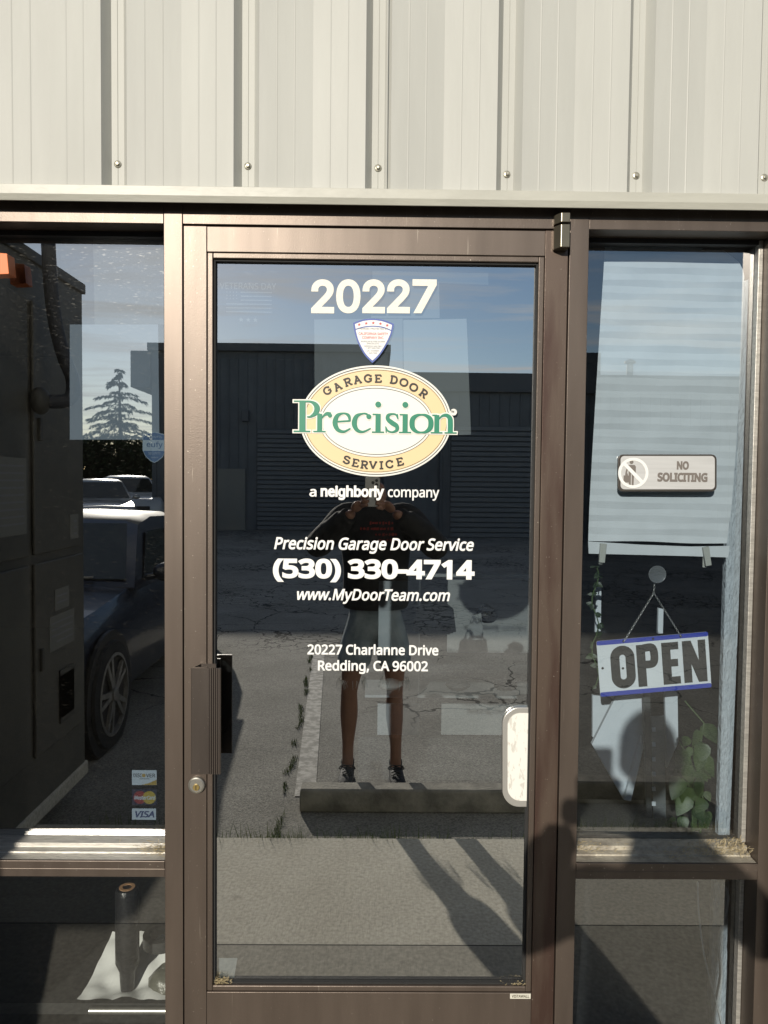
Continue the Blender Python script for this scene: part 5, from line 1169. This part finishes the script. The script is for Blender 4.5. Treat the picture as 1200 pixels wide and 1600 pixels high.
def remeshed(name, parts, m, parent, voxel):
    g = MB()
    for vs, fs in parts: g.add(vs, fs)
    o = g.build(name, m, None)
    md = o.modifiers.new('r', 'REMESH'); md.mode = 'VOXEL'; md.voxel_size = voxel
    sm = o.modifiers.new('s', 'SMOOTH'); sm.iterations = 3; sm.factor = 0.5
    bpy.context.view_layer.update()
    m2 = bpy.data.meshes.new_from_object(o.evaluated_get(bpy.context.evaluated_depsgraph_get()))
    m2.polygons.foreach_set('use_smooth', [True]*len(m2.polygons)); old = o.data; o.modifiers.clear(); o.data = m2; m2.name = name
    if not m2.materials: m2.materials.append(m)
    bpy.data.meshes.remove(old)
    if parent:
        o0 = origin_of(parent)
        for v in m2.vertices: v.co -= o0
        o.parent = parent
    return o
PYB = -2.27
person = empty('person', (0, PYB, AZ), 'person in a black sweatshirt and faded denim shorts holding up a phone', 'person')
SKIN = mat('skin', (0.22, 0.115, 0.078), 0.55, var=0.06, vscale=20)
n = {
 'pelvis': ((-0.005, PYB, 0.80), (0.115, 0.085)), 'waist': ((0, PYB, 0.98), (0.115, 0.08)), 'chest': ((0, PYB-0.01, 1.20), (0.14, 0.095)), 'upper': ((0, PYB-0.01, 1.33), (0.13, 0.085)),
 'neck': ((0, PYB+0.01, 1.46), 0.06), 'nk2': ((0, PYB+0.035, 1.54), 0.056),
 'shl': ((-0.165, PYB+0.0, 1.345), 0.056), 'shr': ((0.165, PYB+0.0, 1.345), 0.056),
 'ell': ((-0.305, PYB+0.17, 1.20), 0.045), 'elr': ((0.315, PYB+0.17, 1.195), 0.045),
 'mfl': ((-0.215, PYB+0.27, 1.295), 0.043), 'mfr': ((0.215, PYB+0.27, 1.295), 0.043),
 'wrl': ((-0.112, PYB+0.365, 1.385), (0.029, 0.024)), 'wrr': ((0.085, PYB+0.365, 1.385), (0.029, 0.024)),
}
e = [('pelvis','waist'),('waist','chest'),('chest','upper'),('upper','neck'),('neck','nk2'),('upper','shl'),('upper','shr'),('shl','ell'),('shr','elr'),('ell','mfl'),('elr','mfr'),('mfl','wrl'),('mfr','wrr')]
for s_, fx, kx, hx in ((-1, -0.145, -0.140, -0.095), (1, 0.120, 0.110, 0.090)):
    t = 'l' if s_ < 0 else 'r'
    n['hip'+t] = ((hx, PYB, 0.74), 0.098); n['thi'+t] = ((hx*1.18, PYB+0.01, 0.58), 0.076); n['kne'+t] = ((kx, PYB+0.02, 0.40), 0.047)
    n['cal'+t] = ((kx*1.0, PYB-0.015, 0.25), 0.055); n['shn'+t] = ((fx, PYB-0.01, 0.09), 0.034); n['ank'+t] = ((fx, PYB-0.01, 0.0), 0.034); n['hel'+t] = ((fx, PYB-0.01, -0.06), 0.035); n['toe'+t] = ((fx+0.01*s_, PYB+0.13, -0.085), 0.026)
    e += [('pelvis','hip'+t),('hip'+t,'thi'+t),('thi'+t,'kne'+t),('kne'+t,'cal'+t),('cal'+t,'shn'+t),('shn'+t,'ank'+t),('ank'+t,'hel'+t),('hel'+t,'toe'+t)]
limb = skin_mesh(n, e, 'pelvis', 2)
# hands: palm slab and five bent fingers each
PHX0, PHX1, PHZ0, PHZ1, PHY0, PHY1 = -0.056, 0.016, 1.412, 1.558, -1.8445, -1.8360
def hand(side):
    sx = -1 if side == 'l' else 1; edge = PHX0 if side == 'l' else PHX1
    wr = Vector(n['wr'+side][0]); palm = Vector((edge+sx*0.022, -1.862, 1.438)); out = []
    pn = {'w': (tuple(wr), (0.028, 0.023)), 'p0': (tuple(wr.lerp(palm, 0.55)), (0.037, 0.020)), 'p1': (tuple(palm), (0.040, 0.017))}
    out.append(skin_mesh(pn, [('w','p0'),('p0','p1')], 'w', 2))
    for k in range(4):
        z = 1.478-k*0.0205; l = (0.9, 1.0, 0.95, 0.75)[k]
        if side == 'r': z -= 0.012
        b = Vector((edge+sx*0.016, -1.858, z-0.004)); k1 = Vector((edge+sx*0.010, -1.8385+0.004, z)); k2 = Vector((edge-sx*0.008*l, -1.8235, z+0.002)); k3 = Vector((edge-sx*0.026*l, -1.8250, z+0.003))
        fn = {'p': (tuple(palm.lerp(b, 0.55)), 0.010), 'b': (tuple(b), 0.0100), 'k1': (tuple(k1), 0.0092), 'k2': (tuple(k2), 0.0085), 'k3': (tuple(k3), 0.0070)}
        out.append(skin_mesh(fn, [('p','b'),('b','k1'),('k1','k2'),('k2','k3')], 'p', 2))
    tb_ = {'p': (tuple(wr.lerp(palm, 0.6)), 0.013), 'b': ((edge+sx*0.018, -1.872, 1.415), 0.0125), 'k': ((edge-sx*0.004, -1.866, 1.448), 0.0105), 't': ((edge-sx*0.016, -1.8575, 1.468), 0.0085)}
    out.append(skin_mesh(tb_, [('p','b'),('b','k'),('k','t')], 'p', 2))
    return out
# head with brow, nose, lips, chin and ears
HC = Vector((0, PYB+0.055, 1.665))
hb = MB(); hb.ball((0,0,0), 1, n=40, m=30)
hv = []
for x, y, z in hb.v:
    X, Y_, Z = x*0.076, y*0.097, z*0.120
    if z < -0.1: X *= 1-0.30*(-z-0.1); Y_ *= 1-0.12*(-z-0.1)
    if y > 0:
        Y_ += 0.022*math.exp(-((X/0.011)**2)-((Z+0.022)/0.016)**2)+0.012*math.exp(-((X/0.009)**2)-((Z-0.005)/0.022)**2)
        Y_ += 0.006*math.exp(-((X/0.024)**2)-((Z+0.058)/0.008)**2)+0.008*math.exp(-((X/0.020)**2)-((Z+0.098)/0.014)**2)
        for s_ in (-1, 1): Y_ -= 0.010*math.exp(-(((X-s_*0.031)/0.014)**2)-((Z-0.008)/0.011)**2)
        Y_ += 0.005*math.exp(-((X/0.05)**2)-((Z-0.030)/0.010)**2)
    hv.append((HC.x+X, HC.y+Y_, HC.z+Z))
ears = MB()
for s_ in (-1, 1): ears.ball((HC.x+s_*0.078, HC.y-0.012, HC.z-0.008), 0.010, 0.020, 0.032, 12, 8)
body = remeshed('body', [limb, (hv, hb.f), (ears.v, ears.f)]+hand('l')+hand('r'), SKIN, person, 0.0045)
for s_ in (-1, 1):
    g = MB(); g.ball((HC.x+s_*0.031, HC.y+0.083, HC.z+0.006), 0.0125); ey = g.build('eye', mat('eye_white', (0.7, 0.68, 0.65), 0.2), person, smooth=True)
    g = MB(); g.ball((HC.x+s_*0.031, HC.y+0.0925, HC.z+0.005), 0.0055); g.build('iris', mat('iris', (0.03, 0.02, 0.012), 0.2), ey, smooth=True)
g = MB(); g.ball((0,0,0), 1, n=32, m=22); keep = []
rn = random.Random(2)
hvv = [(HC.x+x*0.084, HC.y-0.012+y*0.100, HC.z+0.016+z*0.121+rn.uniform(-.002,.002)) for x, y, z in g.v]
hf = [f for f in g.f if not (sum(g.v[i][1] for i in f)/len(f) > 0.28 and sum(g.v[i][2] for i in f)/len(f) < 0.50) and sum(g.v[i][2] for i in f)/len(f) > -0.55]
h2 = MB(); h2.add(hvv, hf); ho = h2.build('hair', mat('dark_hair', (0.022, 0.015, 0.010), 0.7, bump=0.8, bscale=90), person, smooth=True, fix=False)
sm = ho.modifiers.new('thick', 'SOLIDIFY'); sm.thickness = 0.008; sm.offset = -1
# sweatshirt: trunk and sleeves, looser than the body, grown together
tr_ = MB(); NR = 28; rings = [(0.845, 0.172, 0.130), (0.875, 0.186, 0.146), (0.92, 0.178, 0.138), (1.05, 0.178, 0.132), (1.20, 0.192, 0.142), (1.30, 0.182, 0.125), (1.355, 0.150, 0.105), (1.395, 0.105, 0.088), (1.425, 0.074, 0.074), (1.455, 0.068, 0.068)]
for z, rx, ry in rings: tr_.v += [(rx*math.cos(2*math.pi*k/NR), PYB-0.004+ry*math.sin(2*math.pi*k/NR), z) for k in range(NR)]
for i in range(len(rings)-1):
    for k in range(NR): tr_.f.append((i*NR+k, i*NR+(k+1)%NR, (i+1)*NR+(k+1)%NR, (i+1)*NR+k))
tr_.f += [tuple(range(NR))[::-1], tuple(range((len(rings)-1)*NR, len(rings)*NR))]
slv = []
for t in 'lr':
    P = [Vector(n[k+t][0]) for k in ('sh', 'el', 'mf', 'wr')]; inn = Vector((P[0].x*0.45, P[0].y-0.01, P[0].z-0.015))
    pts = [inn, P[0], P[0].lerp(P[1], 0.5)+Vector((0, -0.01, 0.0)), P[1], P[2], P[2].lerp(P[3], 0.55), P[2].lerp(P[3], 0.80)]
    q = MB(); q.tube(catmull([tuple(p) for p in pts], 5), [r for r in [0.075, 0.074, 0.072, 0.066, 0.058, 0.046, 0.040] for _ in range(5)][:31], 18); slv.append((q.v, q.f))
SWM = mat('black_sweatshirt', (0.009, 0.009, 0.010), 0.9, bump=1.0, bscale=14)
swe = remeshed('sweatshirt', [(tr_.v, tr_.f)]+slv, SWM, person, 0.007)
# faded red print across the chest: rows of small marks too worn to read
pr = MB(); rn = random.Random(8)
dg = bpy.context.evaluated_depsgraph_get()
def chest_y(x, z):
    o0 = origin_of(swe); ok, p, nn, i = swe.ray_cast(Vector((x, PYB+0.6, z))-o0, Vector((0,-1,0)))
    return (p+o0).y if ok else None
for r_, (z, xa_, xb_) in enumerate(((1.315,-0.03,0.10),(1.285,-0.08,0.10),(1.255,0.0,0.11),(1.225,0.02,0.11))):
    x = xa_
    while x < xb_:
        y = chest_y(x, z); w2, h2_ = rn.uniform(0.004, 0.008), rn.uniform(0.005, 0.010)
        if y is not None: pr.add([(x-w2, y+0.004, z-h2_), (x+w2, y+0.004, z-h2_*0.8), (x+w2*0.8, y+0.004, z+h2_), (x-w2, y+0.004, z+h2_*0.7)], [(0,1,2,3)])
        x += rn.uniform(0.014, 0.022)
pr.build('chest_print', mat('red_print', (0.20, 0.025, 0.02), 0.8), swe, fix=False)
# shorts with frayed hems
DEN = mat('faded_denim', (0.14, 0.18, 0.21), 0.9, col2=(0.28, 0.33, 0.36), vscale=9, bump=0.4, bscale=120)
shn_ = {'pelvis': ((0, PYB, 0.81), (0.170, 0.125)), 'top': ((0, PYB, 0.95), (0.160, 0.118))}
se = [('top','pelvis')]
for t, s_ in (('l',-1),('r',1)):
    hx = n['hip'+t][0]; th = n['thi'+t][0]; kn = n['kne'+t][0]
    shn_['h'+t] = (hx, 0.122); shn_['t'+t] = (th, 0.108); shn_['k'+t] = (tuple(Vector(th).lerp(Vector(kn), 0.42)), 0.098); se += [('pelvis','h'+t),('h'+t,'t'+t),('t'+t,'k'+t)]
shorts = remeshed('shorts', [skin_mesh(shn_, se, 'pelvis', 2)], DEN, person, 0.007)
g = MB(); rn = random.Random(6)
for t in 'lr':
    c = Vector(n['thi'+t][0]).lerp(Vector(n['kne'+t][0]), 0.42)
    for k in range(60):
        a = rn.uniform(0, 6.28); p = c+Vector((math.cos(a)*0.075, math.sin(a)*0.075, -0.045)); q = p+Vector((rn.uniform(-.02,.02), rn.uniform(-.02,.02), -rn.uniform(0.02, 0.065)))
        g.add([p-Vector((0.001,0,0)), p+Vector((0.001,0,0)), q+Vector((0.0006,0,0)), q-Vector((0.0006,0,0))], [(0,1,2,3)])
g.build('frayed_threads', mat('denim_threads', (0.55, 0.57, 0.57), 0.9), shorts, fix=False)
# shoes
SHO = mat('black_shoe', (0.014, 0.014, 0.016), 0.7, bump=0.4, bscale=150)
for t, s_ in (('l',-1),('r',1)):
    fx = n['hel'+t][0][0]; sn_ = {'h': ((fx, PYB-0.035, AZ+0.052), (0.040, 0.040)), 'm': ((fx+0.004*s_, PYB+0.06, AZ+0.050), (0.044, 0.040)), 'b': ((fx+0.010*s_, PYB+0.135, AZ+0.040), (0.048, 0.030)), 't': ((fx+0.010*s_, PYB+0.19, AZ+0.034), (0.038, 0.022)), 'c': ((fx, PYB-0.020, AZ+0.125), 0.044)}
    so_ = remeshed('shoe', [skin_mesh(sn_, [('h','m'),('m','b'),('b','t'),('h','c')], 'h', 2)], SHO, person, 0.005)
    g = MB(); pts = [(fx+s_*0.004+math.cos(a)*0.05*(1 if math.sin(a) < 0.3 else 0.98), PYB+0.07+math.sin(a)*0.150) for a in [2*math.pi*k/28 for k in range(28)]]
    g.prism(pts, 'z', AZ+0.0015, AZ+0.026); g.build('sole', RUBBER, so_, bevel=0.004)
    g = MB()
    for lp_ in (-1, 1): g.tube(catmull([(fx, PYB+0.055, AZ+0.105), (fx+lp_*0.03, PYB+0.085, AZ+0.118), (fx+lp_*0.042, PYB+0.085, AZ+0.098), (fx, PYB+0.06, AZ+0.104)], 5), 0.003, 6)
    for k in range(3): g.tube([(fx-0.026, PYB+0.07+k*0.018, AZ+0.088-k*0.009), (fx, PYB+0.072+k*0.018, AZ+0.100-k*0.009), (fx+0.026, PYB+0.07+k*0.018, AZ+0.088-k*0.009)], 0.003, 6)
    g.build('laces', mat('dark_laces', (0.03, 0.03, 0.03), 0.8), so_, smooth=True)
# phone
ph = empty('phone', ((PHX0+PHX1)/2, -1.84, PHZ0), 'pale phone held upright in both hands by the person', 'phone')
g = MB(); g.prism([(p[0]/1000, p[1]/1000) for p in rrect(PHX0*1000, PHX1*1000, PHZ0*1000, PHZ1*1000, 10, 6)], 'y', PHY0, PHY1); g.build('phone_body', mat('phone_grey', (0.42, 0.42, 0.41), 0.35, 0.3), ph, bevel=0.001)
g = MB(); g.prism([(p[0]/1000, p[1]/1000) for p in rrect(PHX0*1000+2, PHX1*1000-2, PHZ0*1000+2, PHZ1*1000-2, 9, 6)], 'y', PHY0-0.0006, PHY0-0.0001); g.build('screen', BLACK, ph)
for x, z in ((0.0, 1.540), (0.0, 1.520), (-0.018, 1.530)):
    g = MB(); g.lathe([(0.0075, 0), (0.0075, 0.0012), (0.006, 0.0015)], (x, PHY1+0.0002, z), (0,1,0), 20); g.build('lens', BLACK, ph, smooth=True)
